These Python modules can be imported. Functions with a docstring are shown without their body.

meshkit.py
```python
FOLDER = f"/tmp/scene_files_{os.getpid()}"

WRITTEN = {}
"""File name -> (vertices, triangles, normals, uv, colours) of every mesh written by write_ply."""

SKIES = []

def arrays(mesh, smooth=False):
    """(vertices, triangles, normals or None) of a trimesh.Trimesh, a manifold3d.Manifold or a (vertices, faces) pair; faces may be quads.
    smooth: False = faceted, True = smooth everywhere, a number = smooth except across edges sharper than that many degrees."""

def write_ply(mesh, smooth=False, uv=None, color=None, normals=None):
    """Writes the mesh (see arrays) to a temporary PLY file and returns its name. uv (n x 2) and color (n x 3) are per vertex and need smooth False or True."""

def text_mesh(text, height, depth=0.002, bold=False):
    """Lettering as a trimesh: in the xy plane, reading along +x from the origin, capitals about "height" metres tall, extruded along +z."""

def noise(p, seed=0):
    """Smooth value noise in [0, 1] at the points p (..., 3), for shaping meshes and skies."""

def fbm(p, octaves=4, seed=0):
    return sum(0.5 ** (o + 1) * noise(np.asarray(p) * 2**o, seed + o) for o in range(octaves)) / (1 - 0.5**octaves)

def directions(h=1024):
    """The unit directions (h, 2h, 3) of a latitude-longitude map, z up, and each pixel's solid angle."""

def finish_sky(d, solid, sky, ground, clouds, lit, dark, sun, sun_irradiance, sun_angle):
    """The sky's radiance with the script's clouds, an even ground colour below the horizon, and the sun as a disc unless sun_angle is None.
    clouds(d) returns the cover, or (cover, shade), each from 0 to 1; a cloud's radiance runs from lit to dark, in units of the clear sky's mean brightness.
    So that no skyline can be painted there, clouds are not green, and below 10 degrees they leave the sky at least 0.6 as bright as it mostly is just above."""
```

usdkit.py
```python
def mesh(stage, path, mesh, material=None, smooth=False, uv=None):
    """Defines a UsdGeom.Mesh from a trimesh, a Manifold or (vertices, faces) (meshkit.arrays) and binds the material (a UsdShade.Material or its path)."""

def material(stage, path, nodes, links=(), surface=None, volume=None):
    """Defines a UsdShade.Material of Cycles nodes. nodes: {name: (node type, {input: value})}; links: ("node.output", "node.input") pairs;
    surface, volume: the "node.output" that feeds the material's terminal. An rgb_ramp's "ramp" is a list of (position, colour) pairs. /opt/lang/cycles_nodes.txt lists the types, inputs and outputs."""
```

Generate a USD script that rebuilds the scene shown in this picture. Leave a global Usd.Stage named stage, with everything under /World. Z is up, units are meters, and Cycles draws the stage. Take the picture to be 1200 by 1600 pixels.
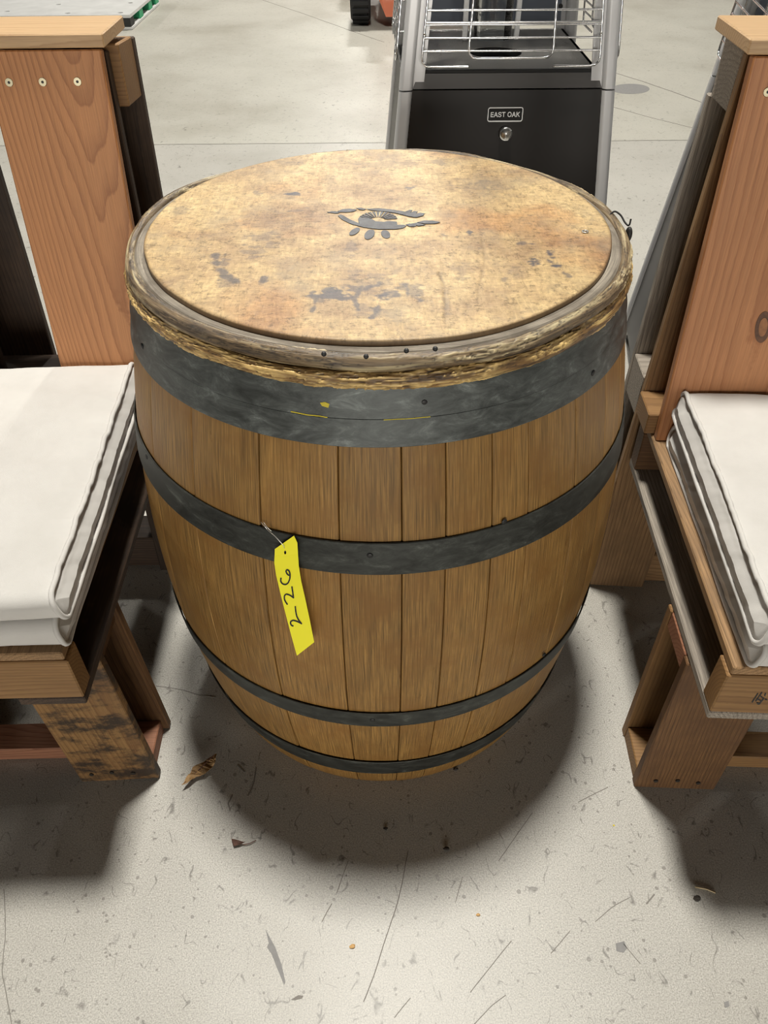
import math, random
import numpy as np, trimesh, usdkit, meshkit
from pxr import Usd, UsdGeom, UsdLux, UsdShade, Gf, Sdf, Vt
from shapely.geometry import Polygon, LineString, Point, box as sbox
from shapely import affinity
import shapely.ops

stage = Usd.Stage.CreateInMemory()
UsdGeom.SetStageUpAxis(stage, UsdGeom.Tokens.z)
UsdGeom.SetStageMetersPerUnit(stage, 1.0)
UsdGeom.Xform.Define(stage, '/World')
UsdGeom.Scope.Define(stage, '/World/Looks')

# ------------------------------------------------------------------ camera
FPX = 1200.5
PITCH, YAW, ROLL = math.radians(42.530), math.radians(0.3135), math.radians(-0.372)
CAM = np.array([0.0, -1.0936, 1.3910])
_cy, _sy, _cp, _sp = math.cos(YAW), math.sin(YAW), math.cos(PITCH), math.sin(PITCH)
FWD = np.array([_sy * _cp, _cy * _cp, -_sp])
_r0 = np.array([_cy, -_sy, 0.0])
_u0 = np.cross(_r0, FWD)
RIGHT = math.cos(ROLL) * _r0 + math.sin(ROLL) * _u0
UP = -math.sin(ROLL) * _r0 + math.cos(ROLL) * _u0
cam = UsdGeom.Camera.Define(stage, '/World/camera')
M = Gf.Matrix4d(*RIGHT, 0, *UP, 0, *(-FWD), 0, *CAM, 1)
cam.AddTransformOp().Set(M)
cam.CreateHorizontalApertureAttr(24.0)
cam.CreateVerticalApertureAttr(32.0)
cam.CreateFocalLengthAttr(FPX / 1200.0 * 24.0)
cam.CreateClippingRangeAttr(Gf.Vec2f(0.05, 200.0))
cam.CreateExposureAttr(0.0)

# ------------------------------------------------------------------ light: warehouse strip lamps over the aisles and soft room light
def bay_lamp(name, x, y, z, r, power, color=(1.0, 0.965, 0.885)):
    l = UsdLux.DiskLight.Define(stage, '/World/' + name)
    l.CreateRadiusAttr(r)
    l.CreateIntensityAttr(power); l.CreateColorAttr(Gf.Vec3f(*color))
    l.AddTranslateOp().Set(Gf.Vec3d(x, y, z))
LAMP = 400.0
BAYS = [(0, .75)] + [(x_, y_) for y_ in (.75, 8.0) for x_ in (-12, 12)] + [(0, 8.0)] + [(x_, 15.5) for x_ in (-12, 0, 12)]
for k_, (x_, y_) in enumerate(BAYS):
    bay_lamp('high_bay_lamp' + ('' if k_ == 0 else '_%03d' % k_), x_, y_, 6.0, .34, LAMP)
front_fill = UsdLux.RectLight.Define(stage, '/World/front_fill_light')      # unseen fill panel added behind the camera to brighten front faces
front_fill.CreateWidthAttr(9.0); front_fill.CreateHeightAttr(3.4); front_fill.CreateIntensityAttr(9.6); front_fill.CreateColorAttr(Gf.Vec3f(1.0, .95, .87))
front_fill.AddTranslateOp().Set(Gf.Vec3d(0, -13.0, 1.75)); front_fill.AddRotateXOp().Set(90.0)
dome = UsdLux.DomeLight.Define(stage, '/World/room_light')
dome.CreateIntensityAttr(0.006)
dome.CreateColorAttr(Gf.Vec3f(1.0, 0.93, 0.84))

# ------------------------------------------------------------------ helpers
def proj_ray(px):
    d = FWD + ((px[0] - 600) / FPX) * RIGHT - ((px[1] - 800) / FPX) * UP
    return d
def at_z(px, z):
    d = proj_ray(px); return CAM + d * ((z - CAM[2]) / d[2])
def at_y(px, y):
    d = proj_ray(px); return CAM + d * ((y - CAM[1]) / d[1])

used = {}
def numbered(parent, name):
    k = (parent, name)
    n = used.get(k, -1) + 1
    used[k] = n
    return name if n == 0 else '%s_%03d' % (name, n)

def thing(name, label, cat, loc=(0, 0, 0), rotz=0.0, group=None, kind=None):
    path = '/World/' + numbered('/World', name)
    x = UsdGeom.Xform.Define(stage, path)
    x.AddTranslateOp().Set(Gf.Vec3d(*map(float, loc)))
    if rotz:
        x.AddRotateZOp().Set(float(rotz))
    p = x.GetPrim()
    tag(p, label, cat, group, kind)
    return path
def tag(p, label=None, cat=None, group=None, kind=None):
    if label: p.SetCustomDataByKey('label', label)
    if cat: p.SetCustomDataByKey('category', cat)
    if group: p.SetCustomDataByKey('group', group)
    if kind: p.SetCustomDataByKey('kind', kind)
def part(parent, name, mesh, mat, smooth=30, bc=None, label=None, attrs=None, kind=None):
    """One Mesh prim below parent. bc / attrs: per-vertex data (then the mesh is written unsplit)."""
    path = parent + '/' + numbered(parent, name)
    if bc is not None or attrs:
        v, f = (np.asarray(mesh.vertices), np.asarray(mesh.faces)) if hasattr(mesh, 'vertices') else mesh
        m = trimesh.Trimesh(v, f, process=False)
        g = usdkit.mesh(stage, path, m, mat, smooth=(True if smooth is True else False))
        api = UsdGeom.PrimvarsAPI(g)
        if bc is not None:
            api.CreatePrimvar('bc', Sdf.ValueTypeNames.Float3Array, 'vertex').Set(Vt.Vec3fArray.FromNumpy(np.asarray(bc, np.float32)))
        for k, a in (attrs or {}).items():
            a = np.asarray(a, np.float32)
            api.CreatePrimvar(k, Sdf.ValueTypeNames.Float3Array, 'vertex').Set(Vt.Vec3fArray.FromNumpy(a))
    else:
        g = usdkit.mesh(stage, path, mesh, mat, smooth=smooth)
    if label: g.GetPrim().SetCustomDataByKey('label', label)
    if kind: g.GetPrim().SetCustomDataByKey('kind', kind)
    return path

rng = np.random.default_rng(7)

def chamfer_box(lx, ly, lz, c=0.002):
    hx, hy, hz = lx / 2, ly / 2, lz / 2
    c = min(c, hx * .4, hy * .4, hz * .4)
    v = []
    for sx in (-1, 1):
        for sy in (-1, 1):
            for sz in (-1, 1):
                v += [(sx * (hx - c), sy * (hy - c), sz * hz), (sx * (hx - c), sy * hy, sz * (hz - c)), (sx * hx, sy * (hy - c), sz * (hz - c))]
    m = trimesh.convex.convex_hull(np.array(v))
    return m
def unsplit(m):
    """Flat faces: every triangle gets vertices of its own."""
    v = m.vertices[m.faces].reshape(-1, 3)
    return v, np.arange(len(v)).reshape(-1, 3)
def board(parent, name, size, center, mat, rot=None, c=0.002, label=None, seed=None, skew=0.0):
    """A sawn board as one part; bc carries its own grain coordinates (long axis = x, widest = y)."""
    m = chamfer_box(*size, c=c)
    v, f = unsplit(m)
    order = np.argsort(size)[::-1]
    r = np.random.default_rng(abs(hash((round(center[0], 3), round(center[1], 3), round(center[2], 3)))) % 2**31 if seed is None else seed)
    bc = v[:, order] + r.uniform(-1, 1, 3) * np.array([3.0, 0.05, 0.02]) + np.array([0, 0.0, 0.05])
    if rot is not None:
        v = v @ np.asarray(rot).T
    v = v + np.asarray(center)
    return part(parent, name, (v, f), mat, smooth=False, bc=bc, label=label)
def rotx(deg):
    a = math.radians(deg); c, s = math.cos(a), math.sin(a)
    return np.array([[1, 0, 0], [0, c, -s], [0, s, c]])
def roty(deg):
    a = math.radians(deg); c, s = math.cos(a), math.sin(a)
    return np.array([[c, 0, s], [0, 1, 0], [-s, 0, c]])
def rotzm(deg):
    a = math.radians(deg); c, s = math.cos(a), math.sin(a)
    return np.array([[c, -s, 0], [s, c, 0], [0, 0, 1]])
def cat(ms):
    return trimesh.util.concatenate(ms)
def bx(size, center, c=0.0015):
    m = chamfer_box(*size, c=c); m.apply_translation(center); return m
def cyl(r, h, center, axis='z', n=32):
    m = trimesh.creation.cylinder(radius=r, height=h, sections=n)
    if axis == 'y': m.apply_transform(trimesh.transformations.rotation_matrix(math.pi / 2, [1, 0, 0]))
    if axis == 'x': m.apply_transform(trimesh.transformations.rotation_matrix(math.pi / 2, [0, 1, 0]))
    m.apply_translation(center); return m
def tube(pts, r, n=10, closed=False, ry=None):
    """Swept round tube along a polyline."""
    p = np.asarray(pts, float)
    N = len(p)
    if closed:
        t = np.roll(p, -1, 0) - np.roll(p, 1, 0)
    else:
        t = np.gradient(p, axis=0)
    t /= np.maximum(np.linalg.norm(t, axis=1, keepdims=True), 1e-12)
    up = np.array([0, 0, 1.0]) if abs(t[0, 2]) < .9 else np.array([1.0, 0, 0])
    rings = []
    a = np.linspace(0, 2 * np.pi, n, endpoint=False)
    nv = up - t[0] * (up @ t[0]); nv /= np.linalg.norm(nv)
    for i in range(N):
        nv = nv - t[i] * (nv @ t[i]); nv /= max(np.linalg.norm(nv), 1e-9)
        b = np.cross(t[i], nv)
        rr = r if np.isscalar(r) else r[i]
        rings.append(p[i] + rr * (np.cos(a)[:, None] * nv + np.sin(a)[:, None] * b))
    v = np.vstack(rings); f = []
    M_ = N if closed else N - 1
    for i in range(M_):
        j = (i + 1) % N
        for k in range(n):
            l = (k + 1) % n
            f += [[i * n + k, j * n + k, j * n + l], [i * n + k, j * n + l, i * n + l]]
    if not closed:
        v = np.vstack([v, p[0], p[-1]])
        for k in range(n):
            l = (k + 1) % n
            f += [[N * n, k, l][::-1], [N * n + 1, (N - 1) * n + k, (N - 1) * n + l]]
    m = trimesh.Trimesh(v, f, process=False)
    return m
def arc_corner(pts, r, n=6):
    """Rounds the inner corners of a polyline."""
    pts = [np.asarray(p, float) for p in pts]
    out = [pts[0]]
    for a, b, c in zip(pts, pts[1:], pts[2:]):
        u, w = a - b, c - b
        lu, lw = np.linalg.norm(u), np.linalg.norm(w)
        rr = min(r, lu * .45, lw * .45)
        p0, p1 = b + u / lu * rr, b + w / lw * rr
        for s in np.linspace(0, 1, n):
            out.append((1 - s) ** 2 * p0 + 2 * s * (1 - s) * b + s * s * p1)
    out.append(pts[-1])
    return np.array(out)
def resample(p, step):
    p = np.asarray(p, float)
    d = np.r_[0, np.cumsum(np.linalg.norm(np.diff(p, axis=0), axis=1))]
    n = max(2, int(d[-1] / step) + 1)
    s = np.linspace(0, d[-1], n)
    return np.stack([np.interp(s, d, p[:, k]) for k in range(p.shape[1])], 1)
def flat_shape(poly):
    """2-D polygon -> (vertices2d, faces)"""
    vs, fs, n = [], [], 0
    for g in getattr(poly, 'geoms', [poly]):
        if g.is_empty or g.area < 1e-12: continue
        v, f = trimesh.creation.triangulate_polygon(g, engine='earcut')
        vs.append(v); fs.append(np.asarray(f) + n); n += len(v)
    return np.vstack(vs), np.vstack(fs)
def extrude_map(poly, fn, t):
    """Thin solid print / piece: polygon mapped to 3-D by fn(xy, height)."""
    v, f = flat_shape(poly)
    n = len(v)
    top, bot = fn(v, t), fn(v, 0.0)
    e = np.sort(np.vstack([f[:, [0, 1]], f[:, [1, 2]], f[:, [2, 0]]]), axis=1)
    raw = np.vstack([f[:, [0, 1]], f[:, [1, 2]], f[:, [2, 0]]])
    u, inv, cnt = np.unique(e, axis=0, return_inverse=True, return_counts=True)
    side = []
    for (a, b), k in zip(raw, cnt[inv.ravel()]):
        if k == 1: side += [[a, b, b + n], [a, b + n, a + n]]
    faces = np.vstack([f, f[:, ::-1] + n, np.array(side)[:, ::-1]]) if side else f
    m = trimesh.Trimesh(np.vstack([top, bot]), faces, process=False)
    if (np.cross(top[f[0, 1]] - top[f[0, 0]], top[f[0, 2]] - top[f[0, 0]]) @ (top[f[0, 0]] - bot[f[0, 0]])) < 0:
        m.invert()
    return m
def superellipse_outline(lx, ly, r, n=10):
    p = sbox(-lx / 2 + r, -ly / 2 + r, lx / 2 - r, ly / 2 - r).buffer(r, quad_segs=n)
    return np.array(p.exterior.coords)[:-1]

# ------------------------------------------------------------------ materials
def mat(name, nodes, links, surface='p.BSDF'):
    return usdkit.material(stage, '/World/Looks/' + name, nodes, links, surface=surface)
def plain(name, color, rough=.5, metal=0.0, spec=.5, coat=0.0, var=0.0, bump=0.0, scale=60):
    nodes = {'p': ('principled_bsdf', {'base_color': color, 'roughness': rough, 'metallic': metal, 'specular_ior_level': spec, 'coat_weight': coat})}
    links = []
    if var or bump:
        nodes['g'] = ('geometry', {})
        nodes['n'] = ('noise_texture', {'scale': scale, 'detail': 5.0, 'roughness': .6})
        links += [('g.position', 'n.vector')]
    if var:
        c = np.array(color)
        nodes['r'] = ('rgb_ramp', {'ramp': [(.3, tuple(c * (1 - var))), (.7, tuple(np.minimum(c * (1 + var), 1)))]})
        links += [('n.fac', 'r.fac'), ('r.color', 'p.base_color')]
    if bump:
        nodes['b'] = ('bump', {'strength': bump, 'distance': .002})
        links += [('n.fac', 'b.height'), ('b.normal', 'p.normal')]
    return mat(name, nodes, links)

def wood(name, light, dark, ring=0.006, warp=1.0, rough=.55, blotch=None, blotch_amt=0.0, blotch_scale=6.0, tilt=(0, .03, .05), fiber=.35, stain=None, stain_at=.62, contrast=1.0, bump=.25, sheen=.4, stain_scale=(9.0, 30.0, 30.0), stain_soft=.06):
    """Softwood / oak from growth rings: distance to a tilted pith axis in the board's own coordinates."""
    light, dark = np.array(light), np.array(dark)
    nodes = {
        'a': ('attribute', {'attribute': 'bc'}),
        'ms': ('mapping', {'scale': (1.6, 9.0, 9.0)}),
        'wn': ('noise_texture', {'scale': 1.0, 'detail': 2.0, 'roughness': .5}),
        'wsub': ('vector_math', {'math_type': 'subtract', 'vector2': (.5, .5, .5)}),
        'wsc': ('vector_math', {'math_type': 'multiply', 'vector2': (0.0, .035 * warp, .05 * warp)}),
        'wadd': ('vector_math', {'math_type': 'add'}),
        'mt': ('mapping', {'rotation': tilt, 'location': (0, 0, 0.02)}),
        'w': ('wave_texture', {'wave_type': 'rings', 'rings_direction': 'x', 'profile': 'saw', 'scale': 2 * math.pi / 20 / ring, 'distortion': 0.6, 'detail': 2.0, 'detail_scale': 2.0}),
        'wr': ('rgb_ramp', {'ramp': [(0.0, tuple(light)), (.45, tuple(light * .93 + dark * .07)), (.8, tuple(light * (1 - .6 * contrast) + dark * .6 * contrast)), (.93, tuple(light * (1 - contrast) + dark * contrast)), (1.0, tuple(light))]}),
        'mf': ('mapping', {'scale': (14.0, 520.0, 520.0)}),
        'fn': ('noise_texture', {'scale': 1.0, 'detail': 3.0, 'roughness': .6}),
        'fr': ('map_range', {'from_min': .3, 'from_max': .75, 'to_min': 1 - fiber, 'to_max': 1 + fiber * .35}),
        'fm': ('vector_math', {'math_type': 'scale'}),
        'bn': ('noise_texture', {'scale': blotch_scale, 'detail': 4.0, 'roughness': .62}),
        'br': ('map_range', {'from_min': .42, 'from_max': .68, 'to_min': 0.0, 'to_max': blotch_amt, 'clamp': True}),
        'bm': ('mix_color', {'blend_type': 'mix', 'b': tuple(blotch if blotch is not None else dark)}),
        'bp': ('bump', {'strength': bump, 'distance': .0012}),
        'hs': ('math', {'math_type': 'multiply_add', 'value2': -.6}),
        'p': ('principled_bsdf', {'roughness': rough, 'specular_ior_level': sheen}),
    }
    links = [('a.vector', 'ms.vector'), ('ms.vector', 'wn.vector'), ('wn.color', 'wsub.vector1'), ('wsub.vector', 'wsc.vector1'), ('a.vector', 'wadd.vector1'), ('wsc.vector', 'wadd.vector2'),
             ('wadd.vector', 'mt.vector'), ('mt.vector', 'w.vector'), ('w.fac', 'wr.fac'), ('a.vector', 'mf.vector'), ('mf.vector', 'fn.vector'), ('fn.fac', 'fr.value'),
             ('wr.color', 'fm.vector1'), ('fr.result', 'fm.scale'), ('a.vector', 'bn.vector'), ('bn.fac', 'br.value'), ('br.result', 'bm.fac'), ('fm.vector', 'bm.a'),
             ('w.fac', 'hs.value1'), ('fn.fac', 'hs.value3'), ('hs.value', 'bp.height'), ('bp.normal', 'p.normal')]
    out = 'bm.result'
    if stain is not None:
        nodes['sm'] = ('mapping', {'scale': stain_scale, 'location': (3.1, .7, 1.9)})
        nodes['sn'] = ('noise_texture', {'scale': 1.0, 'detail': 6.0, 'roughness': .7})
        nodes['sr'] = ('map_range', {'from_min': stain_at, 'from_max': stain_at + stain_soft, 'to_min': 0.0, 'to_max': .85, 'clamp': True})
        nodes['sx'] = ('mix_color', {'blend_type': 'mix', 'b': tuple(stain)})
        links += [('a.vector', 'sm.vector'), ('sm.vector', 'sn.vector'), ('sn.fac', 'sr.value'), ('sr.result', 'sx.fac'), (out, 'sx.a')]
        out = 'sx.result'
    links += [(out, 'p.base_color')]
    return mat(name, nodes, links)

W = {}
W['plank'] = wood('orange_stained_fir', (.48, .215, .082), (.29, .11, .037), ring=.0075, warp=1.1, tilt=(0, .05, .04), rough=.5, fiber=.18, contrast=.8)
W['plank_b'] = wood('orange_stained_fir_straight', (.46, .205, .083), (.31, .115, .040), ring=.010, warp=.6, tilt=(0, .0, .015), rough=.5, fiber=.2, contrast=.75)
W['cap'] = wood('amber_fir_cap', (.50, .335, .185), (.36, .215, .105), ring=.008, warp=.7, tilt=(0, .02, .03), rough=.5, fiber=.2, contrast=.7)
W['old'] = wood('dark_weathered_pine', (.085, .052, .032), (.045, .027, .017), ring=.008, rough=.7, fiber=.5, blotch=(.02, .014, .01), blotch_amt=.7)
W['oldbrown'] = wood('brown_old_pine', (.34, .20, .09), (.20, .105, .045), ring=.008, rough=.65, fiber=.4, blotch=(.10, .06, .03), blotch_amt=.5)
W['grey'] = wood('grey_weathered_pine', (.36, .315, .26), (.24, .205, .165), ring=.007, rough=.8, fiber=.6, blotch=(.19, .16, .135), blotch_amt=.5, bump=.5)
W['pine'] = wood('yellow_pallet_pine', (.28, .155, .058), (.165, .08, .027), ring=.006, warp=.5, tilt=(0, .01, .02), rough=.6, fiber=.25, blotch=(.17, .085, .033), blotch_amt=.5, contrast=.8)
W['pine_dirty'] = wood('dirty_pallet_pine', (.175, .088, .033), (.10, .045, .016), ring=.007, rough=.65, fiber=.4, blotch=(.08, .038, .016), blotch_amt=.8, blotch_scale=9, stain=(.10, .06, .035), stain_at=.66)
W['pine_black'] = wood('pallet_pine_black_smears', (.27, .150, .054), (.18, .088, .030), ring=.007, rough=.6, fiber=.3, blotch=(.12, .06, .025), blotch_amt=.5, stain=(.010, .009, .009), stain_at=.455, stain_scale=(24.0, 12.0, 20.0), stain_soft=.13)
W['pink'] = wood('reddish_pallet_pine', (.32, .145, .08), (.21, .08, .04), ring=.007, rough=.65, fiber=.3, blotch=(.2, .09, .05), blotch_amt=.5)
W['deck'] = wood('brown_pallet_deck', (.36, .215, .10), (.22, .125, .055), ring=.007, rough=.65, fiber=.4, blotch=(.16, .10, .055), blotch_amt=.6)

def stave_mat(name, k):
    l = np.array((.37, .205, .057)) * k
    return wood(name, tuple(l), tuple(l * np.array((.70, .64, .55))), ring=.0035, warp=.5, tilt=(0, .01, .012), rough=.52, fiber=.62, blotch=tuple(l * np.array((.62, .54, .45))), blotch_amt=.85, blotch_scale=16.0, contrast=.5, bump=.35, stain=tuple(l * np.array((.42, .33, .25))), stain_at=.66, stain_scale=(14.0, 46.0, 46.0))
STAVE = [stave_mat('oak_stave_%s' % n, k) for n, k in (('light', 1.06), ('mid', .98), ('amber', .92), ('dark', .85))]

# ------------------------------------------------------------------ the floor
def floor_material(name, base):
    base = np.array(base)
    nodes = {
        'g': ('geometry', {}),
        'n1': ('noise_texture', {'scale': 1.1, 'detail': 6.0, 'roughness': .6}),
        'r1': ('rgb_ramp', {'ramp': [(.30, tuple(base * np.array((.78, .76, .73)))), (.52, tuple(base)), (.75, tuple(base * 1.12))]}),
        'n2': ('noise_texture', {'scale': 420.0, 'detail': 8.0, 'roughness': .8}),
        'r2': ('map_range', {'from_min': .40, 'from_max': .60, 'to_min': .62, 'to_max': 1.28}),
        'm2': ('vector_math', {'math_type': 'scale'}),
        # small dark specks
        'v': ('voronoi_texture', {'scale': 55.0, 'randomness': 1.0, 'feature': 'f1'}),
        'vn': ('noise_texture', {'scale': 19.0, 'detail': 2.0}),
        'vt': ('math', {'math_type': 'multiply_add', 'value2': .55, 'value3': -.178}),
        'vc': ('math', {'math_type': 'less_than'}),
        'vf': ('math', {'math_type': 'multiply', 'value2': .55}),
        'mv': ('mix_color', {'blend_type': 'mix', 'b': (.10, .088, .075)}),
        # fine hair scratches
        'ms': ('mapping', {'scale': (3.4, 2.0, 1.0), 'rotation': (0, 0, .5)}),
        'ns': ('noise_texture', {'scale': 9.0, 'detail': 1.0, 'roughness': .5, 'distortion': .8}),
        'ss': ('math', {'math_type': 'subtract', 'value2': .5}),
        'sa': ('math', {'math_type': 'absolute'}),
        'sr': ('map_range', {'from_min': 0.0, 'from_max': .024, 'to_min': .70, 'to_max': 0.0, 'clamp': True}),
        'sk': ('noise_texture', {'scale': 34.0, 'detail': 2.0}),
        'sk2': ('map_range', {'from_min': .52, 'from_max': .62, 'to_min': 0.0, 'to_max': 1.0, 'clamp': True}),
        'sm': ('math', {'math_type': 'multiply'}),
        'mx': ('mix_color', {'blend_type': 'mix', 'b': (.07, .062, .053)}),
        'bp': ('bump', {'strength': .12, 'distance': .002}),
        'nb': ('noise_texture', {'scale': 260.0, 'detail': 4.0, 'roughness': .6}),
        'rr': ('map_range', {'from_min': .3, 'from_max': .7, 'to_min': .37, 'to_max': .50}),
        'p': ('principled_bsdf', {'roughness': .42, 'specular_ior_level': .5}),
    }
    links = [('g.position', 'n1.vector'), ('n1.fac', 'r1.fac'), ('g.position', 'n2.vector'), ('n2.fac', 'r2.value'), ('r1.color', 'm2.vector1'), ('r2.result', 'm2.scale'),
             ('g.position', 'v.vector'), ('g.position', 'vn.vector'), ('vn.fac', 'vt.value1'), ('v.distance', 'vc.value1'), ('vt.value', 'vc.value2'), ('vc.value', 'vf.value1'), ('vf.value', 'mv.fac'), ('m2.vector', 'mv.a'),
             ('g.position', 'ms.vector'), ('ms.vector', 'ns.vector'), ('ns.fac', 'ss.value1'), ('ss.value', 'sa.value1'), ('sa.value', 'sr.value'), ('g.position', 'sk.vector'), ('sk.fac', 'sk2.value'), ('sr.result', 'sm.value1'), ('sk2.result', 'sm.value2'), ('sm.value', 'mx.fac'), ('mv.result', 'mx.a'),
             ('mx.result', 'p.base_color'), ('g.position', 'nb.vector'), ('nb.fac', 'bp.height'), ('bp.normal', 'p.normal'), ('n2.fac', 'rr.value'), ('rr.result', 'p.roughness')]
    return mat(name, nodes, links)
FLOOR = floor_material('polished_concrete', (.42, .405, .368))
FLOOR2 = floor_material('polished_concrete_far_bay', (.44, .425, .375))
GROOVE = plain('joint_filler', (.07, .063, .055), rough=.9)
MARK = plain('grey_scuff', (.21, .205, .20), rough=.6, var=.15)
DARKMARK = plain('dark_scratch', (.20, .185, .165), rough=.7)

fl = '/World/floor'
UsdGeom.Xform.Define(stage, fl)
tag(stage.GetPrimAtPath(fl), 'grey polished concrete warehouse floor with joints, scratches and scuffs', None, None, 'structure')
JY = 3.50
def slab(x0, x1, y0, y1, m):
    part(fl, 'slab', bx((x1 - x0, y1 - y0, .15), ((x0 + x1) / 2, (y0 + y1) / 2, -.075), c=.0025), m, smooth=False)
g_ = .006
slab(-9, 9, -6, JY - g_, FLOOR)
slab(-9, 9, JY + g_, 15, FLOOR2)
part(fl, 'joint', bx((18, 2 * g_ + .002, .1), (0, JY, -.053), c=.0005), GROOVE, smooth=False)
def floor_mark(name, px, m, width=None, t=.0005, label=None, seed=0):
    P3 = np.array([at_z(p, 0.0)[:2] for p in px])
    if width:
        pts = resample(P3, .012)
        r_ = np.random.default_rng(seed)
        off = (meshkit.fbm(np.c_[pts * 14, np.zeros(len(pts)) + seed]) - .5) * .006
        pts = pts + off[:, None] * np.array([1, .3])
        poly = LineString(pts).buffer(width * .32)
    else:
        poly = Polygon(P3).buffer(0)
    part(fl, name, extrude_map(poly, lambda v, h: np.c_[v, np.full(len(v), h)], t), m, smooth=False, label=label)
floor_mark('scuff_mark', [(415, 1452), (420, 1462), (430, 1480), (440, 1508), (446, 1535), (444, 1539), (436, 1520), (424, 1490), (417, 1480), (420, 1474)], MARK, label='long grey knife shaped scuff in the concrete')
floor_mark('scuff_mark', [(962, 1474), (975, 1471), (980, 1482), (974, 1489), (963, 1486)], MARK, label='small grey patch in the concrete')
floor_mark('scuff_mark', [(455, 1562), (466, 1555), (474, 1556), (472, 1560), (460, 1563)], DARKMARK)
floor_mark('scuff_mark', [(1131, 1566), (1138, 1564), (1140, 1572), (1133, 1575)], MARK)
for k, (pp, w_) in enumerate([([(638, 1330), (622, 1410), (600, 1475), (586, 1520), (568, 1565)], .0024), ([(545, 1345), (527, 1395)], .002), ([(519, 1412), (503, 1440)], .0022), ([(800, 1470), (770, 1505), (735, 1550)], .0018),
                              ([(832, 1270), (780, 1345)], .0018), ([(245, 1072), (262, 1074), (285, 1078), (310, 1086), (335, 1090)], .0025), ([(5, 1390), (8, 1470), (3, 1520), (18, 1600)], .002), ([(930, 1440), (960, 1415), (985, 1402)], .0016),
                              ([(905, 1253), (930, 1240), (950, 1230)], .0022), ([(860, 1490), (890, 1455)], .0016), ([(616, 1590), (640, 1560)], .0016), ([(742, 1600), (770, 1570), (790, 1555)], .0016), ([(712, 1410), (724, 1370)], .0016), ([(975, 1475), (1000, 1505)], .0014)]):
    floor_mark('scratch', pp, DARKMARK, width=w_, seed=k)
for k, pp in enumerate([[(400, 1200), (396, 1228), (388, 1243)], [(362, 1244), (356, 1256), (359, 1266)], [(372, 1196), (382, 1206)], [(1022, 1398), (1010, 1412)]]):
    floor_mark('scratch', pp, DARKMARK, width=.004, seed=30 + k)
floor_mark('crack', [(955, 112), (1000, 126), (1050, 143), (1110, 165)], DARKMARK, width=.018, seed=50)
floor_mark('crack', [(950, 165), (1010, 182), (1070, 197), (1140, 212)], DARKMARK, width=.012, seed=51)
floor_mark('crack', [(410, 0), (470, 20), (548, 48), (600, 66)], DARKMARK, width=.014, seed=52)
pc = at_z((985, 139), 0)
floor_mark('patch', [(985 + 30 * math.cos(a), 139 + 8 * math.sin(a)) for a in np.linspace(0, 2 * math.pi, 28, endpoint=False)], plain('dark_floor_patch', (.20, .195, .19), rough=.6, var=.1), label='dark grey round patch in the far floor')

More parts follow.
